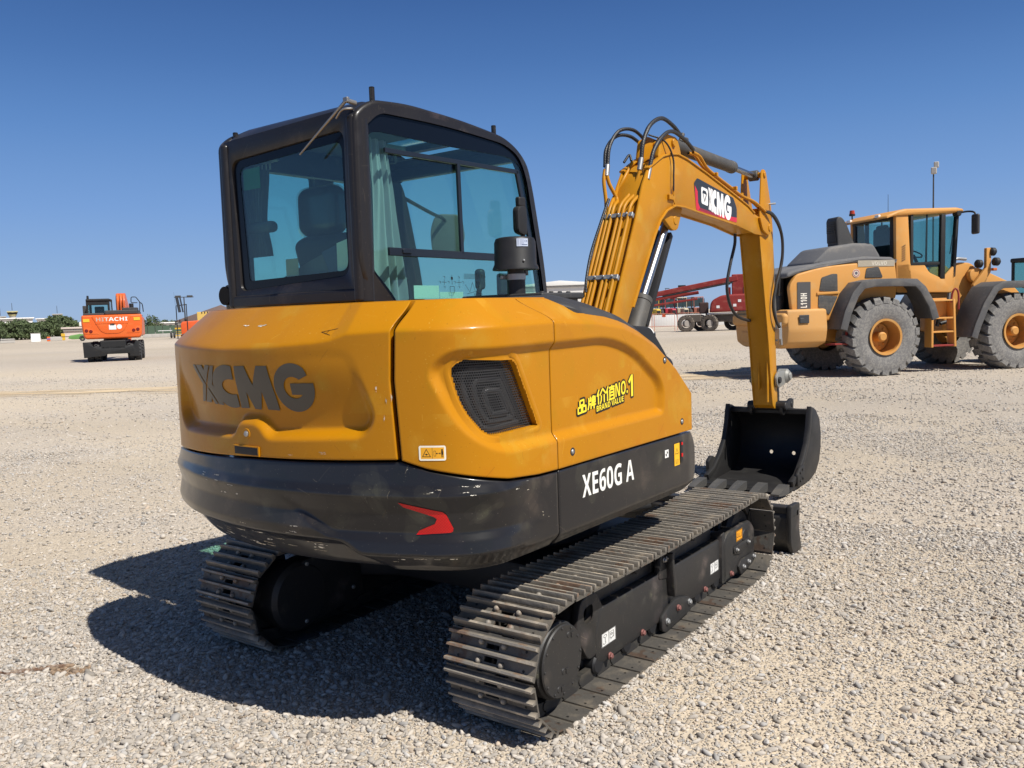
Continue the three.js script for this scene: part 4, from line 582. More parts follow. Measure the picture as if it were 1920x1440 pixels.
  part(arm, 'side_plate', [side(rc(ao, .015), AX1 - .012, AX1, .003)], M.armYellow); part(arm, 'side_plate', [side(rc(ao, .015), AX0, AX0 + .012, .003)], M.armYellow);
  part(arm, 'rear_plate', [side(strip(ao.slice(11, 18), .006, .012), AX0 + .011, AX1 - .011, .002)], M.armYellow); part(arm, 'front_plate', [side(strip(ao.slice(5, 11), .006, .012), AX0 + .011, AX1 - .011, .002)], M.armYellow);
  part(arm, 'rod_pin', [drum([AX0 - .012, 2.70, -3.685], [AX1 + .012, 2.70, -3.685], .025, .004, 20)], M.armYellow);
  part(arm, 'pivot_boss', [drum([AX0 - .008, 2.247, -3.715], [AX1 + .008, 2.247, -3.715], .07, .006, 28)], M.armYellow);
  part(arm, 'wear_rib', [rbox(.014, .34, .03, .004, .015, 1.0, -3.805).rotateX(0), rbox(.014, .45, .03, .004, .092, .94, -3.80)], M.armYellow);
  part(arm, 'step_stub', [cyl([AX1 - .01, 2.46, -3.80], [AX1 + .05, 2.462, -3.83], .008, .008, 8)], M.zinc);
  const bucketCyl = cylinder('bucket_cylinder', [MX, 2.15, -4.02], [MX, 1.25, -4.13], [MX, .92, -4.16], .048, .024, M.barrel);
  part(bucketCyl, 'bracket', [side(rc([[-3.90, 2.25], [-4.06, 2.20], [-4.06, 2.10], [-3.91, 2.0]], .02), .0, .06, .004)], M.armYellow);
  hose([[.13, 2.39, -3.66], [.16, 2.35, -3.80], [.19, 2.20, -3.92], [.19, 1.98, -3.93], [.165, 1.75, -3.84], [.15, 1.58, -3.80], [.155, 1.44, -3.86], [.15, 1.38, -3.97]], .0155, arm);
  hose([[.09, 2.40, -3.68], [.13, 2.38, -3.86], [.16, 2.26, -3.98], [.165, 2.06, -4.02], [.15, 1.86, -3.98], [.13, 1.66, -4.0]], .0135, arm);
  hose([[-.03, 2.19, -3.38], [-.03, 2.10, -3.37], [-.045, 1.93, -3.30], [-.06, 1.75, -3.26], [-.06, 1.60, -3.32], [-.055, 1.50, -3.46], [-.04, 1.455, -3.66], [-.03, 1.45, -3.76]], .016, arm);
  part(arm, 'hose_block', [rbox(.05, .10, .07, .006, .14, 1.32, -3.96), cyl([.15, 1.33, -3.97], [.15, 1.42, -3.98], .016, .014, 10), cyl([.155, 1.22, -3.99], [.155, 1.28, -3.98], .014, .014, 10)], M.zinc);
  // bucket linkage
  const link = sub(EX, 'bucket_link');
  for (const [x0, x1] of [[.128, .152], [-.092, -.068]]) { part(link, 'tipping_link', [side(rc([[-3.87, .93], [-3.93, .98], [-4.02, .98], [-4.20, .97], [-4.23, .92], [-4.17, .87], [-3.95, .83], [-3.89, .86]], .03), x0, x1, .005)], M.cast); }
  part(link, 'link_pin', [drum([-.11, .905, -3.93], [.17, .905, -3.93], .03, .004, 20)], M.black); part(link, 'link_pin', [drum([-.11, .925, -4.16], [.19, .925, -4.16], .036, .006, 20)], M.cast); part(link, 'rod_bush', [drum([.06, .925, -4.16], [.175, .925, -4.16], .066, .02, 24)], M.cast);
  part(link, 'push_link', [side(rc([[-4.13, .95], [-4.20, .95], [-4.23, .66], [-4.15, .62]], .03), .0, .06, .006)], M.black);
  // bucket: shell, side plates, lip with teeth
  const bk = sub(EX, 'bucket');
  const bx0 = -.325, bx1 = .405, bprof = [[-3.30, .028], [-3.62, .02], [-3.95, .03], [-4.10, .07], [-4.20, .15], [-4.25, .27], [-4.26, .40], [-4.22, .52], [-4.12, .61], [-4.02, .635]];
  { let sh = new Brush(geo(side(strip(bprof, -.008, .016), bx0, bx1))); sh.updateMatrixWorld(); const ev = new Evaluator(); for (const x of [-.02, .19]) { const b = new Brush(geo(cyl([x, .20, -4.0], [x, .20, -4.5], .018, .018, 16))); b.updateMatrixWorld(); sh = ev.evaluate(sh, b, SUBTRACTION); } const g = sh.geometry; g.clearGroups(); part(bk, 'shell', [g], M.bucket); }
  const bside = [[-3.32, .018], [-3.62, .012], [-3.95, .02], [-4.11, .06], [-4.215, .145], [-4.265, .27], [-4.27, .40], [-4.23, .53], [-4.12, .625], [-4.02, .66], [-3.985, .655], [-3.96, .60], [-3.93, .48], [-3.86, .33], [-3.74, .21], [-3.58, .10], [-3.42, .05]];
  part(bk, 'side_plate', [side(bside, bx1 - .002, bx1 + .018, .003), side(strip(bside.slice(10, 17), -.002, .05), bx1 - .012, bx1 + .03, .004)], M.bucket); part(bk, 'side_plate', [side(bside, bx0 - .018, bx0 + .002, .003), side(strip(bside.slice(10, 17), -.002, .05), bx0 - .03, bx0 + .012, .004)], M.bucket);
  part(bk, 'side_cutter', [side(rc([[-3.52, .035], [-3.50, .20], [-3.58, .24], [-3.70, .20], [-3.66, .05]], .02), bx0 - .055, bx0 - .02, .006)], M.bucket); part(bk, 'side_cutter', [side(rc([[-3.50, .035], [-3.50, .14], [-3.60, .20], [-3.68, .20], [-3.68, .04]], .02), bx1 + .018, bx1 + .045, .006), ...[[-3.56, .15], [-3.62, .17], [-3.56, .08], [-3.63, .09]].map(([z, y]) => drum([bx1 + .04, y, z], [bx1 + .055, y, z], .012, .003, 8))], M.bucket);
  part(bk, 'cutting_lip', [side([[-3.27, .022], [-3.29, .048], [-3.52, .05], [-3.52, .024]], bx0 - .015, bx1 + .015, .004)], M.bucket);
  for (let i = 0; i < 5; i++) { const x = lerp(bx0 + .005, bx1 - .005, i / 4); const t = new THREE.BoxGeometry(.085, .07, .24, 1, 1, 3); const P = t.attributes.position; for (let k = 0; k < P.count; k++) { const z = P.getZ(k), f = (z + .12) / .24; P.setX(k, P.getX(k) * lerp(1, .8, f)); P.setY(k, P.getY(k) * lerp(1, .22, f * f) - .012 * f); } t.computeVertexNormals(); part(bk, 'tooth', [t.translate(x, .06, -3.17)], M.barrel); }
  for (const x of [-.125, .155]) part(bk, 'hinge_ear', [side(rc([[-3.94, .58], [-3.92, .64], [-3.94, .70], [-3.99, .715], [-4.05, .68], [-4.19, .72], [-4.26, .70], [-4.24, .60], [-4.1, .60]], .03), x, x + .028, .005)], M.bucket);
  part(bk, 'hinge_pin', [drum([-.145, .668, -3.965], [.21, .668, -3.965], .04, .006, 24)], M.bucket); part(bk, 'hinge_pin', [drum([-.13, .66, -4.20], [.19, .66, -4.20], .03, .006, 24)], M.bucket);
  part(bk, 'top_bar', [rbox(.76, .05, .06, .01, MX + .01, .615, -4.03)], M.bucket);
  // two bright drain holes through the back wall, shown as open rings
  // swing post at the boom foot
  const sp = sub(EX, 'swing_post'); part(sp, 'casting', [rbox(.30, .55, .28, .06, MX, .80, -.78, 3), rbox(.26, .20, .36, .05, MX, .98, -1.05, 3)], M.black); part(sp, 'foot_pin', [drum([-.14, .93, -.68], [.20, .93, -.68], .04, .006, 20)], M.frame);
  part(house, 'belly_plate', [rbox(1.35, .16, 1.1, .04, 0, .645, -.1, 2)], M.black); part(house, 'front_frame', [rbox(.62, .30, .55, .04, MX, .82, -.45, 3)], M.black);
}
// ---------- the yard: crushed-stone ground, pebbles ----------
const yardPatch = (x, z) => { // where loose stone lies thick (1) and where packed sandy fines show (0)
  const a = fbm(x * .32 + z * .12 + 40, z * .55 - x * .2 + 11, 4), b = fbm(x * 1.3 + 7, z * 1.5 + 3, 3);
  return clamp(sst(.36, .60, a * .72 + b * .28));
};
const groundY = (x, z) => { const near = Math.hypot(x, z) < 2.2 ? sst(1.6, 2.2, Math.hypot(x, z)) : 1; return lerp(.006, -.004, near) + near * (.022 * (fbm(x * .7 + 5, z * .7 + 9, 3) - .5) + .010 * (fbm(x * 3, z * 3, 3) - .5)); };
{
  // tile of fine crushed stone, 2.4 m across: each chip a flat colour, relief in the bump
  const n = 2048, cells = 150;
  const cx = new Float32Array(cells * cells), cyy = new Float32Array(cells * cells), rad = new Float32Array(cells * cells), tone = new Float32Array(cells * cells), hue = new Float32Array(cells * cells), pres = new Float32Array(cells * cells);
  const rg = rngOf(4242); for (let i = 0; i < cells * cells; i++) { cx[i] = rg(); cyy[i] = rg(); rad[i] = .28 + .34 * rg() * rg() + .1 * rg(); tone[i] = rg(); hue[i] = rg(); pres[i] = rg(); }
  const col = new Uint8Array(n * n * 4), bmp = new Uint8Array(n * n * 4);
  for (let j = 0; j < n; j++) for (let i = 0; i < n; i++) {
    const u = i / n * cells, v = j / n * cells, iu = Math.floor(u), iv = Math.floor(v); let h = 0, id = -1;
    for (let b = -1; b <= 1; b++) for (let a = -1; a <= 1; a++) { const k = ((iv + b + cells) % cells) * cells + (iu + a + cells) % cells; const dx = u - (iu + a + cx[k]), dy = v - (iv + b + cyy[k]), r = rad[k], e = 1 - (dx * dx * (1 + .5 * hue[k]) + dy * dy * (1.3 - .5 * hue[k])) / (r * r); if (e > h && pres[k] < .86) { h = e; id = k; } }
    const fine = fbm(i / n * 90, j / n * 90, 3, 90), o = (j * n + i) * 4, s = hash2(i, j);
    let c = [.758, .712, .642].map(x => x * (.90 + .14 * fine + .07 * s)), z = .12 * fine + .06 * s;
    if (id >= 0) { const t = .80 + .26 * tone[id], w = hue[id]; c = [lerp(.80, .775, w) * t, lerp(.745, .73, w) * t, lerp(.665, .675, w) * t].map(x => x * (.96 + .08 * s)); z = .2 + .8 * Math.sqrt(h) * rad[id] / .7; }
    for (let q = 0; q < 3; q++) { col[o + q] = clamp(c[q]) * 255; bmp[o + q] = clamp(z) * 255; } col[o + 3] = bmp[o + 3] = 255;
  }
  const mk = (d, srgb) => { const t = new THREE.DataTexture(d, n, n); t.wrapS = t.wrapT = THREE.RepeatWrapping; t.magFilter = THREE.LinearFilter; t.minFilter = THREE.LinearMipmapLinearFilter; t.generateMipmaps = true; if (srgb) t.colorSpace = THREE.SRGBColorSpace; t.repeat.set(1 / 2.4, 1 / 2.4); t.needsUpdate = true; return t; };
  const gm = std({ map: mk(col, true), bumpMap: mk(bmp, false), bumpScale: .006, roughness: .95, vertexColors: true });
  // one sheet: fine under the machine, coarse towards the horizon
  const xs = []; for (let a = -46; a < 46; a++) xs.push(Math.sign(a) * Math.pow(Math.abs(a) / 46, 2.6) * 560); xs.push(560);
  const add = []; for (let a = -7; a <= 7; a += .12) add.push(a); const ax = [...xs.filter(q => Math.abs(q) > 7.1), ...add].sort((p, q) => p - q);
  const N = ax.length, pos = [], uv = [], c3 = [], idx = [], ca = cos(.35), sa = sin(.35);
  for (const z of ax) for (const x of ax) {
    const far = Math.max(Math.abs(x), Math.abs(z)), y = far > 60 ? -.004 : groundY(x, z); pos.push(x, y, z); uv.push(x * ca - z * sa, x * sa + z * ca);
    // big patches of paler sand and greyer stone, tyre streaks running across the yard
    const p = far < 60 ? yardPatch(x, z) : .5, m = fbm(x * .09 + 3, z * .09 + 8, 4), st = fbm((x * .55 + z * .83) * .45, (x * .83 - z * .55) * .05, 3), k = .90 + .16 * (m - .5) * 2 + .12 * (st - .5) * 2;
    c3.push(k * lerp(1.04, .965, p), k * lerp(1.01, .965, p), k * lerp(.95, .98, p));
  }
  for (let j = 0; j < N - 1; j++) for (let i = 0; i < N - 1; i++) { const a = j * N + i; idx.push(a, a + N, a + 1, a + 1, a + N, a + N + 1); }
  const g = new THREE.BufferGeometry(); g.setAttribute('position', new THREE.Float32BufferAttribute(pos, 3)); g.setAttribute('uv', new THREE.Float32BufferAttribute(uv, 2)); g.setAttribute('color', new THREE.Float32BufferAttribute(c3, 3)); g.setIndex(idx); g.computeVertexNormals();
  const ground = new THREE.Mesh(g, gm); ground.name = 'ground'; ground.receiveShadow = true; tag(ground, 'pale crushed stone yard running to the horizon', null, null, 'structure'); scene.add(ground);
  // damp brown stain
  const stain = canvasTex(512, 256, c => { const r = rngOf(9); for (let i = 0; i < 420; i++) { const t = r(), x = 30 + t * 450 + (r() - .5) * 24, y = 170 - t * 90 + (r() - .5) * (70 - 40 * t), k = 2 + r() * 9; c.fillStyle = ['rgba(120,86,58,.16)', 'rgba(146,110,78,.14)', 'rgba(96,70,50,.16)'][r() * 3 | 0]; c.beginPath(); c.ellipse(x, y, k * 1.5, k * .7, r(), 0, 7); c.fill(); } });
  const sg = keepUV(new THREE.PlaneGeometry(.85, .34, 12, 6).rotateX(-PI / 2)); sg.rotateY(.75); const sp = sg.attributes.position; const SX = -1.62, SZ = 2.05; for (let i = 0; i < sp.count; i++) sp.setXYZ(i, sp.getX(i) + SX, groundY(sp.getX(i) + SX, sp.getZ(i) + SZ) + .009, sp.getZ(i) + SZ);
  const sm = new THREE.Mesh(sg, std({ map: stain, transparent: true, roughness: .9 })); sm.name = 'ground_stain'; tag(sm, 'damp brown stain on the gravel', null, null, 'structure'); scene.add(sm);
  // pale sandy wheel lane crossing the far yard
  { const lane = canvasTex(512, 64, (c, w, h) => { const r = rngOf(5); for (let i = 0; i < 900; i++) { const x = r() * w, y = h * (.5 + (r() + r() + r() - 1.5) * .5 + .1 * sin(x * .02)), k = 1 + r() * 5; c.fillStyle = ['rgba(212,188,152,.30)', 'rgba(204,178,140,.28)', 'rgba(218,198,166,.30)'][r() * 3 | 0]; c.beginPath(); c.ellipse(x, y, k * 2.4, k * .7, 0, 0, 7); c.fill(); } });
    const g = keepUV(new THREE.PlaneGeometry(30, 2.2, 20, 2).rotateX(-PI / 2)); g.rotateY(.52).translate(-16.5, .012, -8.2); const m = new THREE.Mesh(g, std({ map: lane, transparent: true, roughness: .95 })); m.name = 'sandy_path'; m.receiveShadow = true; tag(m, 'pale sandy wheel lane crossing the yard', null, null, 'structure'); scene.add(m); }
  // loose pebbles
  const geos = [0, 1, 2, 3].map(k => { const q = mergeVertices(new THREE.IcosahedronGeometry(1, 1).deleteAttribute('uv').deleteAttribute('normal')); const P = q.attributes.position, r = rngOf(100 + k); const bump = [...Array(5)].map(() => [r() * 2 - 1, r() * 2 - 1, r() * 2 - 1, .15 + .2 * r()]); for (let i = 0; i < P.count; i++) { const v = V(P.getX(i), P.getY(i), P.getZ(i)); let s = 1; for (const b of bump) { const d = v.x * b[0] + v.y * b[1] + v.z * b[2]; if (d > .3) s -= (d - .3) * b[3] * 1.7; } s *= .93 + .14 * r(); P.setXYZ(i, v.x * s * (1 + .12 * k % 1), v.y * s * .62, v.z * s * .8); } q.computeVertexNormals(); return prep(keepUV(Object.assign(q, {}))); });
  geos.forEach(q => { if (!q.attributes.uv) q.setAttribute('uv', new THREE.BufferAttribute(new Float32Array(q.attributes.position.count * 2), 2)); });
  const pm = std({ color: C(1, 1, 1), roughness: .88 });
  const rp = rngOf(2024), lists = [[], [], [], []], cpos = camera.position, base = -.622; // heading of the view
  const put = (d0, d1, count, rmin, rmax, pw_, keepSand, fade) => {
    for (let i = 0; i < count; i++) {
      const d = Math.sqrt(lerp(d0 * d0, d1 * d1, rp())), a = base + (rp() - .5) * 2.2, x = cpos.x + sin(a) * d, z = cpos.z - cos(a) * d; const q = rp(), q2 = rp(), q3 = rp(), q4 = rp(), q5 = rp(), q6 = rp();
      const ptc = yardPatch(x, z); if (fade && q2 < sst(d0, d1, d)) continue; if (q > lerp(keepSand, 1, ptc)) continue;
      if (Math.abs(Math.abs(x) - .785) < .192 && z > -1.18 && z < 1.16) { if (!(q2 > .985 && x > .9)) continue; }
      const s = rmin + (rmax - rmin) * Math.pow(q3, pw_);
      lists[i & 3].push([x, groundY(x, z) + s * (.18 + .22 * q4), z, s, q5 * 6.283, q6]);
    }
  };
  put(2.0, 6.5, 128000, .0055, .0185, 2.6, .30); put(2.0, 6.5, 250000, .003, .008, 1.2, .5); put(6.5, 13, 158000, .005, .0165, 1.9, .28); put(13, 40, 215000, .008, .022, 1.5, .25, true); put(2.0, 9, 850, .018, .033, 2.6, .35);
  // a few stones thrown up on to the shoes and against the front of the near track
  const e = new THREE.Euler(), qn = new THREE.Quaternion(), m4 = new THREE.Matrix4(), cc = new THREE.Color();
  lists.forEach((L, k) => {
    const im = new THREE.InstancedMesh(geos[k], pm, L.length); im.name = numbered('gravel'); tag(im, ['loose rounded beige and grey pebbles strewn over the yard', 'loose chipped beige stones mixed into the yard gravel', 'loose flat grey stones mixed into the yard gravel', 'loose small pale stones mixed into the yard gravel'][k], 'gravel', null, 'stuff'); im.castShadow = im.receiveShadow = true;
    L.forEach(([x, y, z, s, r, t], i) => {
      e.set((hash2(i, k) - .5) * .9, r, (hash2(i, k + 9) - .5) * .9); qn.setFromEuler(e); m4.compose(V(x, y, z), qn, V(s * (.85 + .45 * hash2(i, 3 + k)), s * (.8 + .4 * hash2(i, 5)), s)); im.setMatrixAt(i, m4);
      const g = .305 + .19 * t + (hash2(i, 77) > .88 ? -.13 : 0), w = hash2(i, 31); if (w > .95) cc.setRGB(g * 1.02, g * .83, g * .64); else if (w > .84) cc.setRGB(g * 1.0, g * .955, g * .89); else cc.setRGB(g * 1.07, g * .965, g * .83); { const du = (x - SX) * .73 - (z - SZ) * .68, dv = (x - SX) * .68 + (z - SZ) * .73; if (Math.abs(du) < .5 && Math.abs(dv) < .16 * (fbm(du * 7 + 3, dv * 9, 3) - .28)) cc.multiply(C(.60, .47, .36)); } im.setColorAt(i, cc);
    });
    scene.add(im);
  });
}
// ---------- machines and buildings round the yard ----------
// a point seen at a place of the view, at a horizontal distance in metres; only used to survey where things stand
camera.updateMatrixWorld();
function at(px, py, d) { const v = V((px - 960) / 1600, -(py - 720) / 1600, -1).applyQuaternion(camera.quaternion), k = d / Math.hypot(v.x, v.z); return v.multiplyScalar(k).add(camera.position); }
const bearing = p => Math.atan2(camera.position.x - p.x, camera.position.z - p.z);   // turn that faces the viewer with +z
const hgt = (px, py, d) => at(px, py, d).y;
const BG = {};
BG.orange = phys({ map: speckle([.86, .375, .10], 256, .01, .12, 61), roughness: .45, clearcoat: .3, clearcoatRoughness: .3 });
BG.darkGrey = std({ map: speckle([.22, .22, .225], 256, .02, .15, 62), roughness: .6 });
BG.fender = std({ map: speckle([.315, .315, .32], 256, .02, .25, 72), roughness: .75 });
BG.near = std({ map: speckle([.09, .092, .095], 256, .01, .08, 63), roughness: .6 });
BG.tyre = std({ color: C(.045, .045, .046), roughness: .9 });
BG.tyreDust = std({ map: dataTex(512, (u, v) => { const a = fbm(u * 40, v * 40, 4, 40), k = sst(.3, .75, a); return [lerp(.44, .53, k), lerp(.435, .52, k), lerp(.43, .50, k)]; }, true, 1), roughness: .95 });
BG.loader = phys({ map: speckle([.80, .57, .275], 512, .01, .25, 64), roughness: .55, clearcoat: .12, clearcoatRoughness: .4 });
BG.loaderPale = std({ map: speckle([.765, .57, .325], 512, .02, .3, 65), roughness: .7 });
BG.greyPlastic = std({ map: speckle([.39, .39, .395], 512, .02, .3, 66), roughness: .75 });
BG.glass = phys({ color: C(.66, .83, .80), transmission: 1, thickness: 0, roughness: .02 });
BG.red = std({ map: speckle([.52, .135, .115], 512, .03, .3, 67), roughness: .6 });
BG.dust = std({ map: speckle([.34, .31, .285], 256, .03, .4, 68), roughness: .9 });
BG.white = std({ color: C(.74, .73, .70), roughness: .8 });
BG.yellow = std({ color: C(.62, .38, .03), roughness: .5 });
BG.roofBrown = std({ color: C(.15, .105, .095), roughness: .8 });
BG.concrete = std({ color: C(.42, .40, .37), roughness: .9 });
BG.green = std({ color: C(.12, .27, .07), roughness: .6 });
const fr = (a, r) => [-a, r];                                 // forward distance -> local z
// side outline in (forward, y), thickness across
const fside = (pts, r0, r1, bev = .01, holes = []) => side(pts.map(p => [-p[0], p[1]]), r0, r1, bev, holes.map(h => h.map(p => [-p[0], p[1]])));
function tyreGeo(R, W, rim, lugs, depth, skew) {
  const p = [[rim, -W * .40], [rim + (R - rim) * .35, -W * .49], [R - depth * 1.6, -W * .48], [R - depth, -W * .40], [R - depth, W * .40], [R - depth * 1.6, W * .48], [rim + (R - rim) * .35, W * .49], [rim, W * .40]].map(q => new THREE.Vector2(...q));
  const out = [new THREE.LatheGeometry(p, 56).rotateZ(PI / 2)];
  for (const s of [-1, 1]) for (let i = 0; i < lugs; i++) { const a = (i + (s > 0 ? .5 : 0)) / lugs * 2 * PI, w = 2 * PI * R / lugs * .66; const b = new THREE.BoxGeometry(W * .50, depth * 1.9, w, 3, 1, 1), P = b.attributes.position; for (let k = 0; k < P.count; k++) { const x = P.getX(k), e = clamp((x * s + W * .25) / (W * .5)); P.setZ(k, P.getZ(k) + skew * w * (e * e * 1.4 - .4 * e)); P.setY(k, P.getY(k) - (e > .8 ? depth * .9 : 0)); } b.computeVertexNormals(); out.push(b.translate(s * W * .245, R - depth * .55, 0).rotateX(a)); }
  return out;
}
// ===== yellow wheel loader =====
{
  const LD = thing('wheel_loader', 'dusty yellow wheel loader with grey hood parked behind the excavator arm', 'wheel loader', [-2.397, 0, -16.46], -.734); LD.scale.setScalar(1.031);
  const tg = geo(tyreGeo(.80, .60, .36, 22, .05, .55)), rimIn = [], rimG = geo([drum([-.16, 0, 0], [.20, 0, 0], .10, .03, 24), toCreasedNormals(new THREE.LatheGeometry([[.12, -.12], [.30, -.10], [.345, .02], [.35, .24], [.375, .27], [.375, .29], [.33, .285], [.33, .22]].map(q => new THREE.Vector2(...q)), 40), .5).rotateZ(-PI / 2), drum([-.1, 0, 0], [-.02, 0, 0], .30, .02, 32), ...[...Array(12)].map((_, i) => { const a = i / 12 * 2 * PI; return drum([-.03, .21 * cos(a), .21 * sin(a)], [.01, .21 * cos(a), .21 * sin(a)], .022, .005, 8); })]);
  const rimMat = std({ map: speckle([.76, .545, .265], 256, .03, .3, 69), roughness: .65 });
  for (const f of [0, 3.2]) for (const s of [-1, 1]) { const w = sub(LD, 'wheel', [s * 1.03, .795, -f]); if (s < 0) w.rotation.y = PI; w.rotation.x = (f + s) * .3; part(w, 'tyre', [tg.clone()], BG.tyreDust); part(w, 'rim', [rimG.clone()], rimMat); }
  part(LD, 'chassis', [rbox(.9, .55, 2.9, .06, 0, 1.0, .45), rbox(1.5, .30, .5, .08, 0, .80, 0), rbox(1.5, .30, .5, .08, 0, .80, -3.2), rbox(.8, .5, 1.6, .06, 0, 1.05, -2.9)], BG.loader);
  // hood: yellow sides with inset screens, grey top with a hump
  const hood = sub(LD, 'hood');
  const hs = rc([[-1.88, 1.38], [-1.95, 1.9], [-1.78, 2.13], [-1.2, 2.27], [-.4, 2.33], [.50, 2.36], [.55, 1.9], [.52, 1.55], [-.6, 1.2], [-1.3, 1.15]], [.05, .1, .08, .3, .3, .03, .03, .1, .1, .1]);
  for (const s of [-1, 1]) part(hood, 'side_panel', [fside(hs, s > 0 ? .80 : -.92, s > 0 ? .92 : -.80, .03)], BG.loader);
  part(hood, 'core', [fside([[-1.80, 1.3], [-1.80, 2.1], [.5, 2.3], [.5, 1.3]], -.82, .82, .02)], BG.near);
  part(hood, 'top_cover', [fside(rc([[-2.0, 2.05], [-1.98, 2.17], [-1.6, 2.28], [-.9, 2.40], [-.2, 2.465], [.46, 2.44], [.58, 2.34], [-.4, 2.33], [-1.2, 2.27], [-1.78, 2.12]], [.05, .08, .2, .2, .1, .05, .02, .1, .1, .05]), -.90, .90, .05)], BG.greyPlastic);
  part(hood, 'air_box', [fside(rc([[-1.2, 2.35], [-.80, 2.70], [-.2, 2.77], [.25, 2.76], [.45, 2.45], [.4, 2.3], [-1.0, 2.3]], .09), -.55, .55, .06)], BG.greyPlastic);
  part(hood, 'intake_stack', [fside(rc([[-.36, 2.70], [-.40, 3.28], [-.36, 3.37], [-.25, 3.35], [-.14, 3.20], [.06, 2.74]], [.01, .03, .05, .06, .08, .02]), -.20, .20, .03)], BG.darkGrey);
  part(hood, 'stack_mouth', [...[...Array(5)].map((_, i) => fside([[-.415, 3.03 + i * .045], [-.415, 3.06 + i * .045], [-.38, 3.05 + i * .045], [-.38, 3.02 + i * .045]], -.15, .15, .002)), fside([[-.395, 2.82], [-.407, 3.27], [-.38, 3.27], [-.37, 2.82]], -.16, .16, .002)], M.black);
  const scr = std({ map: speckle([.28, .28, .28], 256, .02, .25, 70), roughness: .8, bumpMap: dataTex(64, (u, v) => (Math.abs((u * 8) % 1 - .5) > .38 || Math.abs((v * 8) % 1 - .5) > .38) ? 1 : 0, false, 4), bumpScale: .004 });
  const screenAt = (name, pts, m = scr, x = .922) => part(hood, name, [fside(rc(pts, .03), x, x + .012, .003)], m);
  screenAt('side_screen', [[-1.27, 1.78], [-1.22, 2.05], [-.98, 2.12], [-.86, 2.12], [-.85, 1.74]]); screenAt('side_screen', [[-1.29, 1.69], [-1.3, 1.45], [-1.05, 1.28], [-.85, 1.66]]); screenAt('side_screen', [[-.22, 2.02], [-.18, 2.22], [.10, 2.24], [.20, 2.02]]);
  part(hood, 'panel_frame', [fside(rc([[-1.33, 1.70], [-1.33, 1.755], [-.82, 1.76], [-.82, 1.71]], .02), .92, .945, .005)], BG.loader);
  const lblR = canvasTex(128, 512, (c, w, h) => { c.fillStyle = '#4b4b4c'; c.fillRect(0, 0, w, h); c.save(); c.translate(92, 500); c.rotate(-PI / 2); c.fillStyle = '#e6e2d6'; c.font = 'bold 84px sans-serif'; c.save(); c.scale(1.05, 1); c.fillText('L110H', 60, 0); c.restore(); c.restore(); });
  { const g = keepUV(new THREE.PlaneGeometry(.30, .62)); g.rotateY(PI / 2).translate(.931, 1.66, 1.62); part(hood, 'model_plate', g, std({ map: lblR, roughness: .7 })); }
  { const g = keepUV(new THREE.PlaneGeometry(.86, .13)); g.rotateY(PI / 2).translate(.928, 2.315, -.05); part(hood, 'name_strip', g, std({ roughness: .7, map: canvasTex(512, 80, (c, w, h) => { c.fillStyle = '#a59c8b'; c.fillRect(0, 0, w, h); c.fillStyle = '#cdc6b6'; c.font = 'bold 66px sans-serif'; c.fillText('VOLVO', 190, 62); c.fillStyle = '#b3a68f'; for (let i = 0; i < 60; i++) c.fillRect((i * 97) % w, (i * 53) % h, 14, 4); }) })); }
  { const g = keepUV(new THREE.CircleGeometry(.085, 24)); g.rotateY(PI / 2).translate(.928, 2.12, .42); part(hood, 'round_sticker', g, std({ roughness: .6, map: canvasTex(96, 96, c => { c.fillStyle = '#cfc3b4'; c.fillRect(0, 0, 96, 96); c.strokeStyle = '#a34a38'; c.lineWidth = 9; c.beginPath(); c.arc(48, 48, 36, 0, 7); c.stroke(); c.fillStyle = '#5b5560'; c.beginPath(); c.arc(48, 48, 18, 0, 7); c.fill(); }) })); }
  part(hood, 'rear_grille', [rbox(1.25, .80, .12, .05, 0, 1.72, 1.93), ...[...Array(4)].map((_, i) => rbox(1.2, .07, .05, .02, 0, 1.46 + i * .16, 2.0))], M.black);
  for (const s of [-1, 1]) part(hood, 'tail_lamp', [rbox(.12, .34, .06, .02, s * .62, 1.95, 2.0), rbox(.12, .28, .06, .02, s * .62, 1.55, 2.0)], M.black);
  part(hood, 'rear_camera', [rbox(.10, .09, .07, .02, .25, 2.23, 2.0)], M.black);
  part(LD, 'counterweight', [face(rc([[-1.10, 1.42], [1.10, 1.42], [1.14, 1.0], [1.08, .72], [.8, .62], [-.8, .62], [-1.08, .72], [-1.14, 1.0]], .06), 1.20, 2.10, .06), rbox(2.2, .26, .25, .08, 0, 1.22, 2.08), rbox(1.7, .3, .2, .08, 0, .85, 2.02)], BG.loaderPale);
  part(LD, 'counterweight_lamp', [rbox(.02, .17, .22, .01, 1.145, 1.22, 1.75), rbox(.022, .10, .09, .01, 1.15, 1.19, 1.80)], BG.darkGrey);
  // fenders
  const arc = (pts, th) => { const a = pts, n = a.length, b = []; for (let i = 0; i < n; i++) { const p = a[Math.max(0, i - 1)], q = a[Math.min(n - 1, i + 1)], l = Math.hypot(q[0] - p[0], q[1] - p[1]); b.push([a[i][0] + (q[1] - p[1]) / l * th, a[i][1] - (q[0] - p[0]) / l * th]); } return [...a, ...b.reverse()]; };
  const rf = [[-1.08, 1.0], [-.98, 1.35], [-.80, 1.72], [-.60, 1.93], [-.3, 1.98], [.15, 1.98], [.68, 1.96], [.88, 1.80], [1.10, 1.45], [1.20, 1.15]], ff = [[1.98, .72], [2.08, 1.0], [2.28, 1.42], [2.52, 1.76], [2.75, 1.86], [3.5, 1.86], [3.95, 1.72]];
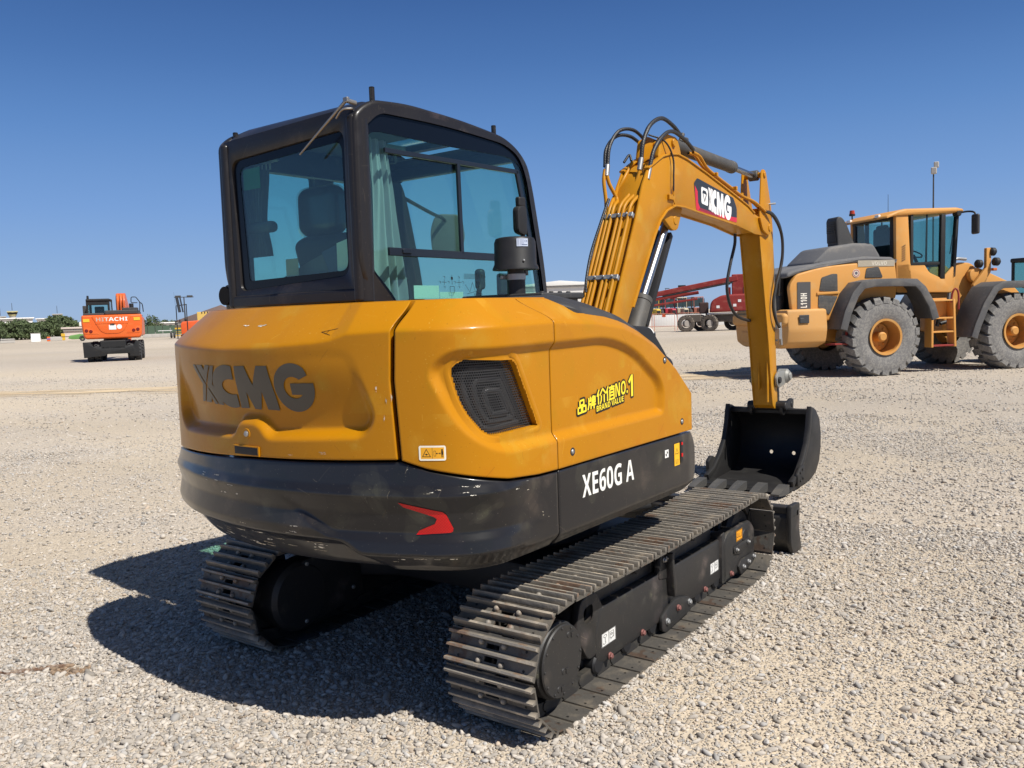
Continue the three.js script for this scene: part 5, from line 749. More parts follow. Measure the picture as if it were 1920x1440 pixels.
  for (const s of [-1, 1]) { const X = (a, b) => s > 0 ? [a, b] : [-b, -a]; part(LD, 'fender', [fside(arc(rf, .05), ...X(.72, 1.36), .012), fside(arc(rf, .16), ...X(1.32, 1.38), .012)], BG.fender); part(LD, 'fender', [fside(arc(ff, .05), ...X(.72, 1.36), .012), fside(arc(ff, .15), ...X(1.32, 1.38), .012)], BG.fender); }
  // cab
  const cb = sub(LD, 'cab');
  part(cb, 'roof', [fside(rc([[.32, 3.24], [.35, 3.30], [.62, 3.40], [.80, 3.44], [2.05, 3.46], [2.22, 3.43], [2.22, 3.36], [.62, 3.30]], .03), -.84, .84, .04)], BG.loader);
  for (const s of [-1, 1]) { const a = s > 0 ? .70 : -.80, b = a + .10; part(cb, 'rear_pillar', [fside(rc([[.62, 1.95], [.60, 3.32], [.90, 3.32], [.96, 2.3], [1.0, 1.95]], .04), a, b, .02)], BG.loader); part(cb, 'front_pillar', [fside(rc([[2.08, 3.32], [2.14, 3.32], [2.06, 2.0], [1.98, 1.95]], .02), a, b, .012)], BG.near); part(cb, 'lower_panel', [fside(rc([[.62, 1.70], [.62, 2.30], [1.28, 2.30], [1.42, 2.1], [1.66, 2.0], [1.72, 1.95], [2.02, 2.24], [2.06, 1.9], [1.98, 1.66]], .06), a, b, .02)], BG.loader); part(cb, 'door_window', [fside([[.98, 2.28], [.98, 3.28], [2.08, 3.28], [2.02, 2.2], [1.72, 1.96], [1.45, 2.1], [1.3, 2.28]], s > 0 ? .755 : -.765, s > 0 ? .765 : -.755, 0)], BG.glass); part(cb, 'door_frame', [fside([[.96, 2.26], [.96, 3.32], [1.02, 3.32], [1.02, 2.32], [1.66, 2.32], [1.66, 2.26]], a + .02, b + .006, .004), fside([[1.68, 1.98], [1.70, 3.32], [1.80, 3.32], [1.79, 1.96]], a + .03, b + .008, .004), fside([[1.35, 2.3], [1.37, 3.32], [1.40, 3.32], [1.39, 2.3]], a + .04, a + .06, .003)], BG.near); }
  part(cb, 'vent_slots', [...Array(7)].map((_, i) => fside([[.74, 2.34 + i * .048], [.83, 2.39 + i * .048], [.83, 2.41 + i * .048], [.74, 2.36 + i * .048]], .795, .806, .001)), M.black);
  part(cb, 'rear_window', [new THREE.BoxGeometry(1.24, .98, .012).translate(0, 2.80, -.63)], BG.glass);
  part(cb, 'rear_frame', [rbox(1.44, .10, .06, .02, 0, 3.28, -.63), rbox(1.44, .5, .06, .02, 0, 2.12, -.63), rbox(.10, 1.1, .06, .02, .64, 2.8, -.63), rbox(.10, 1.1, .06, .02, -.64, 2.8, -.63)], BG.near);
  part(cb, 'windscreen', [new THREE.BoxGeometry(1.4, 1.3, .012).translate(0, 2.65, -2.1)], BG.glass);
  part(cb, 'floor', [rbox(1.5, .25, 1.45, .05, 0, 1.78, -1.32)], BG.near);
  part(cb, 'seat', [rbox(.55, .95, .16, .06, -.1, 2.65, -.95, 3), rbox(.32, .28, .13, .05, -.1, 3.05, -.93, 3), rbox(.55, .15, .55, .05, -.1, 2.2, -1.2)], M.seat);
  part(cb, 'steering_wheel', [new THREE.TorusGeometry(.20, .016, 8, 28).rotateX(1.15).translate(0, 2.55, -1.62), cyl([0, 2.52, -1.64], [0, 2.1, -1.85], .03, .05, 10), rbox(.7, .12, .3, .04, 0, 2.3, -1.95)], M.black);
  part(cb, 'work_lamp', [rbox(.14, .08, .06, .015, .50, 3.31, -.38)], M.white); part(cb, 'work_lamp', [rbox(.14, .08, .06, .015, -.50, 3.31, -.38)], M.white);
  part(cb, 'beacon', [cyl([-.45, 3.36, -.42], [-.45, 3.45, -.42], .015, .015, 8), cyl([-.45, 3.44, -.42], [-.45, 3.48, -.42], .065, .065, 16)], BG.near); part(cb, 'beacon_lens', [cyl([-.45, 3.48, -.42], [-.45, 3.56, -.42], .06, .05, 16)], std({ color: C(.4, .05, .02), roughness: .25 }));
  part(cb, 'mirror_arm', [tube([[.78, 3.34, -2.1], [.92, 3.36, -2.25], [1.05, 3.32, -2.30], [1.07, 3.2, -2.30]], .02, 16, 8), drum([.70, 3.33, -2.1], [.85, 3.33, -2.1], .06, .01, 12)], M.black); part(cb, 'mirror', [rbox(.20, .42, .08, .05, 1.07, 3.08, -2.31, 3)], BG.darkGrey);
  part(cb, 'antenna', [cyl([0, 3.45, -1.0], [0, 3.85, -1.0], .006, .004, 6)], M.black); part(cb, 'wiper', [cyl([.5, 2.5, -2.16], [.55, 2.9, -2.18], .012, .01, 6)], M.black);
  // steps
  const lad = sub(LD, 'ladder'); part(lad, 'stringer', [fside([[1.22, .52], [1.22, 1.52], [1.27, 1.52], [1.27, .52]], .90, 1.12, .006)], BG.loader); part(lad, 'stringer', [fside([[1.78, .52], [1.74, 1.52], [1.79, 1.52], [1.83, .52]], .90, 1.12, .006)], BG.loader);
  for (const [y, m] of [[.55, BG.red], [.84, BG.loader], [1.13, BG.loader], [1.50, BG.loader]]) part(lad, 'step', [rbox(.22, .035, .52, .006, 1.0, y, -1.52)], m); part(lad, 'back_plate', [rbox(.03, .4, .5, .006, .9, 1.35, -1.5)], BG.loader);
  part(lad, 'handrail', [tube([[1.13, 1.30, -1.86], [1.15, 1.62, -1.84], [1.12, 1.74, -1.80], [1.10, 1.66, -1.74], [1.08, 1.45, -1.72]], .02, 20, 8)], BG.red);
  part(LD, 'rear_step', [rbox(.20, .03, .42, .006, 1.05, .68, .95), rbox(.03, .45, .05, .006, 1.13, .88, .78)], BG.red);
  // front frame with lift tower, hoses, lamps on their mast
  part(LD, 'lift_tower', [fside(rc([[2.2, 1.0], [2.25, 2.05], [2.40, 2.32], [2.75, 2.30], [3.2, 1.9], [3.7, 1.3], [3.7, 1.0]], .1), .34, .44, .02), fside(rc([[2.2, 1.0], [2.25, 2.05], [2.40, 2.32], [2.75, 2.30], [3.2, 1.9], [3.7, 1.3], [3.7, 1.0]], .1), -.44, -.34, .02), rbox(.8, .5, .7, .06, 0, 1.6, -2.6)], BG.loader);
  part(LD, 'lift_arm', [fside(rc([[2.55, 2.1], [2.75, 2.2], [3.6, 1.85], [4.6, .9], [4.45, .7], [3.4, 1.5], [2.6, 1.9]], .1), .50, .62, .02), fside(rc([[2.55, 2.1], [2.75, 2.2], [3.6, 1.85], [4.6, .9], [4.45, .7], [3.4, 1.5], [2.6, 1.9]], .1), -.62, -.50, .02)], BG.loader);
  part(LD, 'lamp_mast', [fside(rc([[2.60, 1.72], [2.55, 1.80], [2.88, 2.18], [2.88, 2.60], [3.0, 2.60], [3.0, 2.08], [2.72, 1.70]], .03), .66, .74, .01)], BG.loader);
  for (const [f, y, r] of [[3.03, 2.52, .72], [3.06, 2.30, .80], [2.78, 2.27, .62]]) part(LD, 'headlamp', [drum([r, y, -f + .06], [r, y - .01, -f - .08], .09, .03, 18)], M.black);
  part(LD, 'turn_lamp', [rbox(.08, .06, .10, .015, .80, 2.13, -3.02)], std({ color: C(.55, .13, .02), roughness: .3 }));
  part(LD, 'hoses', [tube([[.5, 1.1, -2.1], [.55, 2.0, -2.15], [.52, 2.36, -2.25], [.45, 2.38, -2.6]], .035, 24, 8)], M.zinc); part(LD, 'hose', [tube([[.62, .95, -1.75], [.70, 1.3, -1.8], [.72, 1.42, -2.0], [.70, 1.1, -2.05], [.66, 1.0, -1.8]], .04, 24, 8)], M.hose);
  part(LD, 'bucket', [fside(rc([[4.55, .1], [4.3, .5], [4.3, 1.2], [4.4, 1.25], [4.6, .6], [5.4, .12], [5.4, .06]], .06), -1.35, 1.35, .02)], BG.darkGrey);
}
// ===== orange wheeled excavator =====
{
  const p = at(215, 677, 44); const OE = thing('wheeled_excavator', 'orange wheeled excavator seen from behind, alone on the open yard', 'excavator', [p.x, 0, p.z], .97); OE.scale.setScalar(.91);
  part(OE, 'counterweight', [face(rc([[-1.40, 2.38], [1.40, 2.38], [1.43, 2.0], [1.36, 1.30], [1.25, 1.16], [-1.25, 1.16], [-1.36, 1.30], [-1.43, 2.0]], .08), -.75, .0, .10, [], 3), face(rc([[-.95, 2.34], [.95, 2.34], [.55, 1.55], [.3, 1.42], [-.3, 1.42], [-.55, 1.55]], .1), -.05, .025, .02)], BG.orange);
  part(OE, 'lettering_relief', [rbox(1.5, .025, .02, .005, 0, 1.95, .03)], BG.orange);
  { const g = keepUV(new THREE.PlaneGeometry(1.55, .28)); g.translate(0, 2.16, .0275); part(OE, 'lettering', g, std({ roughness: .5, transparent: true, alphaTest: .3, map: canvasTex(512, 96, c => { c.save(); c.font = 'bold 92px sans-serif'; const m = c.measureText('HITACHI').width; c.scale(500 / m, 1); [...'HITACHI'].reduce((x, ch, i) => { c.fillStyle = i < 2 ? '#b9a392' : i < 3 ? '#d0c4b8' : '#eceae6'; c.fillText(ch, x, 82); return x + c.measureText(ch).width; }, 4); c.restore(); }) })); }
  for (const s of [-1, 1]) { part(OE, 'tail_lamp_recess', [face(rc([[.62, 1.42], [1.30, 1.42], [1.33, 1.74], [1.2, 1.78], [.95, 1.66]], .05).map(q => [q[0] * s, q[1]]), -.01, .012, .005)], BG.orange); part(OE, 'tail_lamp', [drum([s * 1.0, 1.56, 0], [s * 1.0, 1.56, .04], .085, .02, 16)], std({ color: C(.16, .01, .008), roughness: .3 })); part(OE, 'tail_lamp', [drum([s * 1.2, 1.60, 0], [s * 1.2, 1.60, .04], .085, .02, 16)], std({ color: C(.16, .01, .008), roughness: .3 })); part(OE, 'warning_label', [rbox(.30, .16, .01, .003, s * 1.18, s > 0 ? 2.14 : 2.12, .012)], std({ color: C(.72, .46, .03), roughness: .5 })); }
  part(OE, 'number_plate', [rbox(.34, .24, .012, .003, .02, 1.74, .03)], M.white); part(OE, 'round_plate', [drum([.34, 1.76, .02], [.34, 1.76, .034], .12, .004, 24)], M.white); part(OE, 'plate_lamp', [rbox(.2, .06, .05, .01, .02, 1.89, .04)], M.black);
  part(OE, 'body', [rbox(2.7, 1.0, 2.6, .08, 0, 1.75, -2.0)], BG.orange); part(OE, 'hood', [rbox(1.55, .22, 1.4, .05, .45, 2.50, -.9), rbox(2.7, .14, .5, .04, 0, 2.42, -.6)], BG.darkGrey); part(OE, 'hood_box', [rbox(.75, .26, .7, .04, .85, 2.6, -.8)], BG.darkGrey);
  const cb = sub(OE, 'cab'); part(cb, 'frame', [rbox(.10, 1.35, .10, .02, -1.24, 2.55, -1.4), rbox(.10, 1.35, .10, .02, -.22, 2.55, -1.4), rbox(.10, 1.4, .10, .02, -1.24, 2.5, -2.9), rbox(.10, 1.4, .10, .02, -.22, 2.5, -2.9), rbox(1.12, .14, 1.7, .05, -.73, 3.18, -2.15), rbox(1.12, .5, .1, .02, -.73, 2.2, -1.4), rbox(1.12, .2, .08, .02, -.73, 3.02, -1.38)], BG.near); part(cb, 'rear_window', [box(.92, .62, .01, -.73, 2.68, -1.4)], BG.glass); part(cb, 'side_window', [box(.01, .9, 1.4, -.20, 2.65, -2.15)], BG.glass); part(cb, 'side_window', [box(.01, .9, 1.4, -1.26, 2.65, -2.15)], BG.glass); part(cb, 'seat', [rbox(.46, .5, .14, .05, -.70, 2.6, -1.75)], M.seat); part(cb, 'beacon', [cyl([-1.2, 3.24, -1.5], [-1.2, 3.42, -1.5], .06, .05, 10)], BG.near);
  part(cb, 'mirror', [rbox(.20, .42, .06, .04, -1.52, 2.72, -2.8)], BG.darkGrey);
  const bm = sub(OE, 'boom'); part(bm, 'side_plates', [side(rc([[-1.6, 2.2], [-1.5, 3.15], [-1.8, 3.5], [-2.4, 3.55], [-5.2, 2.6], [-5.3, 2.3], [-2.7, 3.0], [-2.1, 2.1]], .12), .12, .56, .03)], BG.orange); for (const x of [.2, .36, .5]) part(bm, 'pipe', [tube([[x, 2.4, -1.45], [x, 3.1, -1.42], [x, 3.42, -1.6], [x, 3.5, -1.9]], .035, 20, 8)], std({ color: C(.62, .14, .04), roughness: .5 })); part(bm, 'arm', [rbox(.3, 2.2, .45, .05, .34, 1.5, -5.3)], BG.orange);
  part(bm, 'cylinder', [cyl([.34, 2.3, -2.2], [.34, 3.0, -3.6], .09, .09, 12)], BG.near);
  part(OE, 'exhaust', [cyl([.90, 2.6, -1.0], [.90, 2.95, -1.0], .11, .11, 14)], M.black);
  part(OE, 'handrail', [tube([[1.28, 2.45, -1.0], [1.32, 3.0, -1.0], [1.14, 3.28, -1.0], [.92, 3.28, -1.0], [.90, 3.0, -1.0], [1.2, 2.98, -1.0]], .025, 30, 6, .1), tube([[1.3, 3.0, -1.0], [1.42, 2.9, -1.1], [1.45, 2.5, -1.2]], .025, 14, 6)], M.black);
  // undercarriage: dual tyres, rear stabiliser blade
  part(OE, 'chassis', [rbox(1.2, .45, 3.6, .05, 0, .85, -1.6), rbox(2.0, .3, .3, .05, 0, .52, -.55), rbox(2.0, .3, .3, .05, 0, .52, -2.9), drum([0, 1.0, -1.6], [0, 1.2, -1.6], .6, .03, 24)], BG.near);
  const tg = geo(tyreGeo(.50, .30, .26, 18, .035, .5)); for (const z of [-.55, -2.9]) for (const x of [-1.12, -.78, .78, 1.12]) { const w = part(OE, 'tyre', [tg.clone()], BG.tyre); w.position.set(x, .50, z); part(OE, 'rim', [drum([x - .1, .5, z], [x + .1, .5, z], .26, .03, 20)], BG.near); }
  part(OE, 'blade', [face(rc([[-1.40, 1.02], [-1.05, 1.02], [-.92, .78], [.95, .78], [1.05, 1.02], [1.22, 1.02], [1.22, .22], [.75, .22], [.75, .38], [-.3, .38], [-.4, .30], [-1.38, .22]], .04), .12, .20, .02)], BG.near); part(OE, 'blade_arm', [rbox(.25, .25, .5, .03, -.5, .62, -.1)], BG.near); part(OE, 'blade_arm', [rbox(.25, .25, .5, .03, .5, .62, -.1)], BG.near);
}
// ===== red boom lift =====
{
  const c0 = at(1335, 612, 58), RL = thing('boom_lift', 'dusty red telescopic boom lift standing behind the barriers', 'boom lift', [c0.x, 0, c0.z], bearing(c0));
  const tg = geo(tyreGeo(.53, .38, .28, 16, .05, .6)); for (const [x, z] of [[-1.65, .9], [-.15, 1.15], [-.75, -1.0], [2.3, .9], [1.35, -1.1]]) { const w = sub(RL, 'wheel', [x, .52, z]); w.rotation.y = x < -.2 ? .5 : .25; part(w, 'tyre', [tg.clone().rotateY(PI / 2 - .5)], BG.dust); part(w, 'hub', [drum([0, 0, -.12], [0, 0, .2], .22, .03, 18)], std({ color: C(.30, .27, .24), roughness: .8 })); }
  part(RL, 'chassis', [rbox(4.2, .42, 1.3, .06, .4, .78, 0), rbox(1.0, .5, .5, .06, -1.2, .85, .75), rbox(3.2, .16, 1.1, .04, 1.2, 1.06, .15)], BG.dust); part(RL, 'deck_edge', [rbox(3.0, .10, .06, .02, 1.2, 1.12, .75)], BG.white);
  part(RL, 'turntable_cover', [face(rc([[-.15, 1.20], [-.05, 1.95], [.6, 2.28], [1.4, 2.34], [2.6, 2.34], [2.9, 2.2], [2.95, 1.22]], [.1, .3, .2, .2, .15, .15, .1]), -.9, .95, .12, [], 3)], BG.red); part(RL, 'valve_bay', [rbox(.6, .75, 1.2, .08, -.5, 1.5, 0)], std({ color: C(.05, .025, .022), roughness: .8 }));
  for (const [x, y] of [[.4, 1.55], [1.45, 1.62], [1.75, 1.9], [2.35, 1.55]]) part(RL, 'sticker', [rbox(.20, .17, .01, .003, x, y, .958)], M.white);
  part(RL, 'upright', [rbox(.9, 1.35, .5, .06, 1.75, 2.95, 0), rbox(.25, .6, .3, .04, 1.1, 2.5, 0)], BG.red);
  const bo = sub(RL, 'boom'); const ang = .165; part(bo, 'outer_section', [rbox(5.6, .34, .36, .04, 0, 0, 0).rotateZ(ang).translate(-1.1, 2.92, .1)], BG.red); part(bo, 'inner_section', [rbox(4.4, .22, .26, .03, 0, 0, 0).rotateZ(ang * .75).translate(-3.0, 2.27, .1)], BG.red); part(bo, 'hose_tray', [rbox(4.6, .10, .10, .02, 0, 0, 0).rotateZ(ang).translate(-.9, 2.72, .36)], M.black); part(bo, 'jib', [rbox(3.4, .14, .2, .03, 0, 0, 0).rotateZ(.12).translate(-2.6, 1.92, .2)], BG.red); part(bo, 'control_box', [rbox(.5, .16, .3, .03, -1.9, 2.98, .1)], M.black);
  part(bo, 'plate', [rbox(.28, .18, .02, .004, 1.05, 3.05, .33)], std({ color: C(.08, .25, .16), roughness: .5 }));
  part(RL, 'guard_rail', [tube([[2.0, 2.3, .6], [2.0, 2.75, .6], [2.35, 2.75, .6], [2.35, 2.3, .6]], .03, 16, 6, .05)], M.black);
}
// ===== barriers, blocks, far tractors =====
{
  const pink = std({ color: C(.62, .25, .17), roughness: .6 }), pale = std({ color: C(.66, .60, .57), roughness: .7 });
  [[1244, 619, 60, 'orange crowd barrier with a red tag, left of the boom lift'], [1292, 617, 61, 'orange crowd barrier half hidden by the boom lift wheels'], [1206, 620, 60.5, 'orange crowd barrier mostly hidden by the black tank cover']].forEach(([px, py, d, l], k) => { const p = at(px, py, d), b = thing('crowd_barrier', l, 'barrier', [p.x, 0, p.z], bearing(p), 'crowd barriers by the boom lift'); part(b, 'frame', [tube([[-.78, 0, 0], [-.78, 1.12, 0], [-.68, 1.2, 0], [.68, 1.2, 0], [.78, 1.12, 0], [.78, 0, 0]], .022, 60, 6, .05), rbox(1.56, .03, .03, .01, 0, .34, 0)], pink); for (let i = 0; i < 13; i++) part(b, 'bar', [cyl([-.66 + i * .11, .34, 0], [-.66 + i * .11, 1.19, 0], .011, .011, 6)], pale); if (!k) part(b, 'red_tag', [rbox(.24, .20, .012, .003, .05, 1.07, .02)], std({ color: C(.6, .09, .02), roughness: .5 })); });
  for (let i = 0; i < 5; i++) { const p = at(1200 + i * 46, 604, 74), b = thing('concrete_block', ['white painted concrete block farthest left behind the crowd barriers', 'white painted concrete block second from the black cover', 'white painted concrete block behind the crowd barriers, middle of five', 'white painted concrete block just left of the boom lift', 'white painted concrete block behind the boom lift wheels'][i], 'concrete block', [p.x, 0, p.z], bearing(p), 'white blocks behind the barriers'); part(b, 'block', [face(rc([[-1.04, 0], [1.04, 0], [1.04, .35], [1.0, 1.0], [-1.0, 1.0], [-1.04, .35]], .04), -.25, .25, .03)], BG.white); }
  const cols = [[.62, .42, .04], [.58, .40, .02], [.42, .03, .05], [.20, .10, .07], [.48, .42, .30], [.60, .42, .04], [.35, .12, .08]];
  [[1229, 'yellow'], [1243, 'small yellow'], [1258, 'red'], [1272, 'brown'], [1281, 'cream'], [1296, 'bright yellow'], [1312, 'maroon']].forEach(([px, cn], i) => {
    const d = 86 + (i % 2) * 4, p = at(px, 590, d), t = thing('farm_tractor', cn + ' tractor in the far row behind the crowd barriers', 'tractor', [p.x, 0, p.z], bearing(p) + .25, 'tractors in the far row'), m = std({ color: C(...cols[i]), roughness: .5 });
    part(t, 'bonnet', [rbox(.5, .62, 1.5, .14, 0, 1.2, .55, 3)], m); part(t, 'grille', [rbox(.36, .4, .04, .02, 0, 1.15, 1.31)], M.black); part(t, 'cab', [rbox(1.0, .10, 1.2, .04, 0, 2.55, -.9), ...[[-.46, -.4], [.46, -.4], [-.46, -1.4], [.46, -1.4]].map(([x, z]) => rbox(.07, 1.15, .07, .02, x, 2.0, z)), rbox(.95, .5, 1.1, .05, 0, 1.3, -.9)], i % 2 ? BG.near : m); part(t, 'cab_glass', [box(.84, .8, .02, 0, 2.05, -.38)], std({ color: C(.03, .05, .055), roughness: .15 })); for (const [x, r, w, z] of [[-.75, .78, .42, -.9], [.75, .78, .42, -.9], [-.62, .48, .3, 1.0], [.62, .48, .3, 1.0]]) { part(t, 'tyre', [new THREE.TorusGeometry(r * .72, r * .28, 8, 20).rotateY(PI / 2).scale(w / (r * .56), 1, 1).translate(x, r, z)], BG.tyre); part(t, 'rim', [drum([x - .12, r, z], [x + .12, r, z], r * .5, .03, 16)], i % 3 ? M.white : BG.yellow); } part(t, 'exhaust', [cyl([.3, 1.6, .6], [.3, 2.4, .6], .04, .04, 8)], M.black);
  });
  // dark machine beyond the loader's front
  const p = at(1958, 530, 36), t = thing('farm_tractor', 'dark cabbed tractor at the right edge beyond the wheel loader', 'tractor', [p.x, 0, p.z], bearing(p) - .6); part(t, 'cab_roof', [rbox(1.5, .16, 1.6, .06, 0, 2.85, 0)], BG.near); part(t, 'cab_posts', [[-.68, .7], [.68, .7], [-.68, -.7], [.68, -.7]].map(([x, z]) => rbox(.09, 1.3, .09, .02, x, 2.2, z)), BG.near); part(t, 'window', [box(1.3, 1.2, .01, 0, 2.2, .71)], BG.glass); part(t, 'window', [box(.01, 1.2, 1.3, -.69, 2.2, 0)], BG.glass); part(t, 'body', [rbox(1.5, .9, 3.4, .08, 0, 1.15, 0)], BG.near); part(t, 'exhaust', [cyl([-1.5, 1.2, .9], [-1.5, 2.3, .9], .07, .07, 10), rbox(.3, .12, .3, .03, -1.5, 2.0, .9)], BG.darkGrey); part(t, 'red_guard', [rbox(.9, .12, .4, .03, -1.1, 1.95, .9)], BG.red); for (const [x, z] of [[-.85, 1.0], [.85, 1.0], [-.85, -1.0], [.85, -1.0]]) part(t, 'tyre', [new THREE.TorusGeometry(.42, .2, 8, 20).rotateY(PI / 2).translate(x, .62, z)], BG.tyre);
  // white vehicle nose behind the tank cover
  const w0 = at(1243, 617, 34), wv = thing('white_car', 'white car nose just showing past the black tank cover', 'car', [w0.x - .9, 0, w0.z], bearing(w0)); part(wv, 'body', [face(rc([[-3.6, .35], [-3.6, .9], [-3.2, 1.0], [-2.5, 1.45], [-1.2, 1.45], [-.45, 1.0], [.35, .82], [.52, .5], [.45, .3]], .15), -.85, .85, .08, [], 3)], BG.white); part(wv, 'grille', [rbox(.08, .2, 1.2, .03, .48, .52, 0)], M.black); for (const [x, z] of [[-.3, .8], [-2.9, .8], [-.3, -.8], [-2.9, -.8]]) part(wv, 'tyre', [drum([x, .32, z - .1], [x, .32, z + .1], .32, .05, 20)], BG.tyre);
}
// ===== masts =====
function mast(name, label, px, py0, py1, d, r, build) { const p = at(px, py0, d), top = hgt(px, py1, d), m = thing(name, label, 'light mast', [p.x, 0, p.z], bearing(p)); part(m, 'pole', [cyl([0, 0, 0], [0, top, 0], r, r * .6, 8)], BG.darkGrey); build(m, top); return m; }
mast('light_mast', 'tall floodlight mast rising behind the wheel loader cab', 1749, 560, 322, 62, .07, (m, t) => { part(m, 'floodlight', [rbox(.34, .42, .3, .06, .02, t + .05, .1)], BG.concrete); part(m, 'floodlight', [rbox(.3, .38, .28, .06, .16, t + .42, 0)], BG.concrete); });
mast('light_mast', 'twin headed floodlight mast by the brown roofed building', 348, 608, 557, 150, .14, (m, t) => { part(m, 'crossbar', [rbox(3.0, .12, .12, .03, 0, t, 0)], BG.darkGrey); part(m, 'floodlight', [rbox(.9, .35, .5, .05, -.9, t + .1, 0)], BG.darkGrey); part(m, 'floodlight', [rbox(.9, .35, .5, .05, .9, t + .1, 0)], BG.darkGrey); });
for (const [px, y, l] of [[1249, 541, 'thin distant lamp post left of the far tractors'], [1282, 537, 'curved distant lamp post above the far tractors']]) mast('lamp_post', l, px, 580, y, 190, .09, (m, t) => part(m, 'lamp_head', [rbox(1.0, .14, .3, .04, .3, t, 0)], BG.darkGrey));
{ const p = at(340, 608, 105), s = thing('solar_panel_frame', 'pole frame carrying two tilted solar panels beside the yellow machine', 'solar panels', [p.x, 0, p.z], bearing(p)); part(s, 'post', [cyl([-.45, 0, 0], [-.45, 3.7, 0], .06, .05, 8)], M.black); part(s, 'post', [cyl([.65, 0, 0], [.65, 3.9, 0], .06, .05, 8)], M.black); part(s, 'crossbar', [cyl([-.45, 3.75, 0], [.72, 3.9, 0], .05, .05, 8)], M.black); for (const [x, w] of [[-.20, .32], [.15, .16]]) part(s, 'solar_panel', [rbox(w, 1.7, .5, .03, 0, 0, 0).rotateZ(.14).translate(x, 3.85, .15)], std({ color: C(.03, .035, .045), roughness: .3 })); part(s, 'antenna', [cyl([-.5, 3.7, 0], [-.6, 5.3, 0], .012, .008, 6)], M.black); }
// ===== buildings =====
function hall(name, label, px0, px1, pyTop, d, mat, opt = {}) {
  const a = at(px0, 610, d), b = at(px1, 610, d), c = a.clone().lerp(b, .5), w = a.distanceTo(b), h = hgt((px0 + px1) / 2, pyTop, d), B = thing(name, label, opt.cat || 'building', [c.x, 0, c.z], bearing(c)), dp = opt.depth || 14, rise = opt.rise || 0, e = h - rise;
  part(B, 'wall', [box(w, e, dp, 0, e / 2, -dp / 2)], mat); part(B, 'roof', [face([[-w / 2 - .3, e], [0 + (opt.skew || 0) * w, e + rise], [w / 2 + .3, e], [w / 2 + .3, e - .25], [-w / 2 - .3, e - .25]], -dp - .4, .4, .02)], opt.roof || mat);
  const n = opt.win || 0; for (let i = 0; i < n; i++) part(B, 'window', [box(w / n * .5, e * .22, .06, -w / 2 + w * (i + .5) / n, e * .62, .03)], BG.near); for (let i = 0; i < (opt.doors || 0); i++) part(B, 'door', [box(2.6, Math.min(3, e * .7), .08, -w * .35 + w * .7 * i / Math.max(1, opt.doors - 1), Math.min(3, e * .7) / 2, .04)], BG.concrete);
  part(B, 'cornice', [box(w + .1, .18, .2, 0, e - .45, .12)], BG.concrete); return B;
}
hall('warehouse', 'long low white warehouse behind the hedge of trees', -160, 62, 598, 215, BG.white, { win: 9, doors: 3, depth: 20 });
hall('warehouse', 'white warehouse with plain front left of the orange excavator', 70, 128, 596, 230, BG.white, { win: 4, depth: 20 });
hall('warehouse', 'white roofed shed beside the orange excavator counterweight', 130, 200, 600, 175, BG.white, { doors: 2, depth: 16, rise: .8 });
hall('site_wall', 'low pale pink wall behind the green machine', 118, 166, 613, 140, std({ color: C(.55, .47, .42), roughness: .9 }), { depth: .4, cat: 'wall' }).userData.kind = 'thing';
hall('warehouse', 'flat white shed beyond the green mesh fence', 282, 336, 604, 190, BG.white, { win: 5, depth: 10 });
const brown = hall('site_office', 'building with a broad brown pitched roof behind the yellow tail cover', 334, 470, 572, 152, BG.white, { rise: 2.4, roof: BG.roofBrown, depth: 12, skew: .1, win: 6 });
{ const w = 9.5; for (const [x, y] of [[2.2, 5.2], [3.9, 5.35]]) part(brown, 'roof_vent', [rbox(.5, .3, .4, .1, x, y, 0)], M.white); part(brown, 'bargeboard', [rbox(6.5, .28, .3, .03, 0, 0, 0).rotateZ(.32).translate(4.2, 4.3, .7)], M.white); }
hall('warehouse', 'white warehouse roof behind the boom foot', 985, 1118, 526, 130, BG.white, { depth: 20, rise: .5, win: 5 });
{ const tw = (px, py, d, label, col) => { const p = at(px, 610, d), h = hgt(px, py, d), t = thing('tower', label, 'tower', [p.x, 0, p.z], bearing(p)); part(t, 'shaft', [cyl([0, 0, 0], [0, h - 1.4, 0], .9, .8, 10)], BG.concrete); part(t, 'cabin', [cyl([0, h - 1.5, 0], [0, h - .4, 0], .9, 1.35, 10), box(2.6, .2, 2.6, 0, h - .3, 0)], col); part(t, 'cabin_window', [cyl([0, h - 1.05, 0], [0, h - .6, 0], 1.12, 1.32, 10)], BG.near); part(t, 'mast', [cyl([0, h, 0], [0, h + 2, 0], .08, .05, 6)], BG.darkGrey); };
  tw(109, 587, 265, 'grey flared control tower above the white warehouse', BG.concrete); tw(25, 582, 265, 'tower with a yellowish cabin above the hedge of trees', std({ color: C(.55, .50, .25), roughness: .7 })); tw(2, 592, 260, 'short grey tower at the left edge of the view', BG.concrete); }
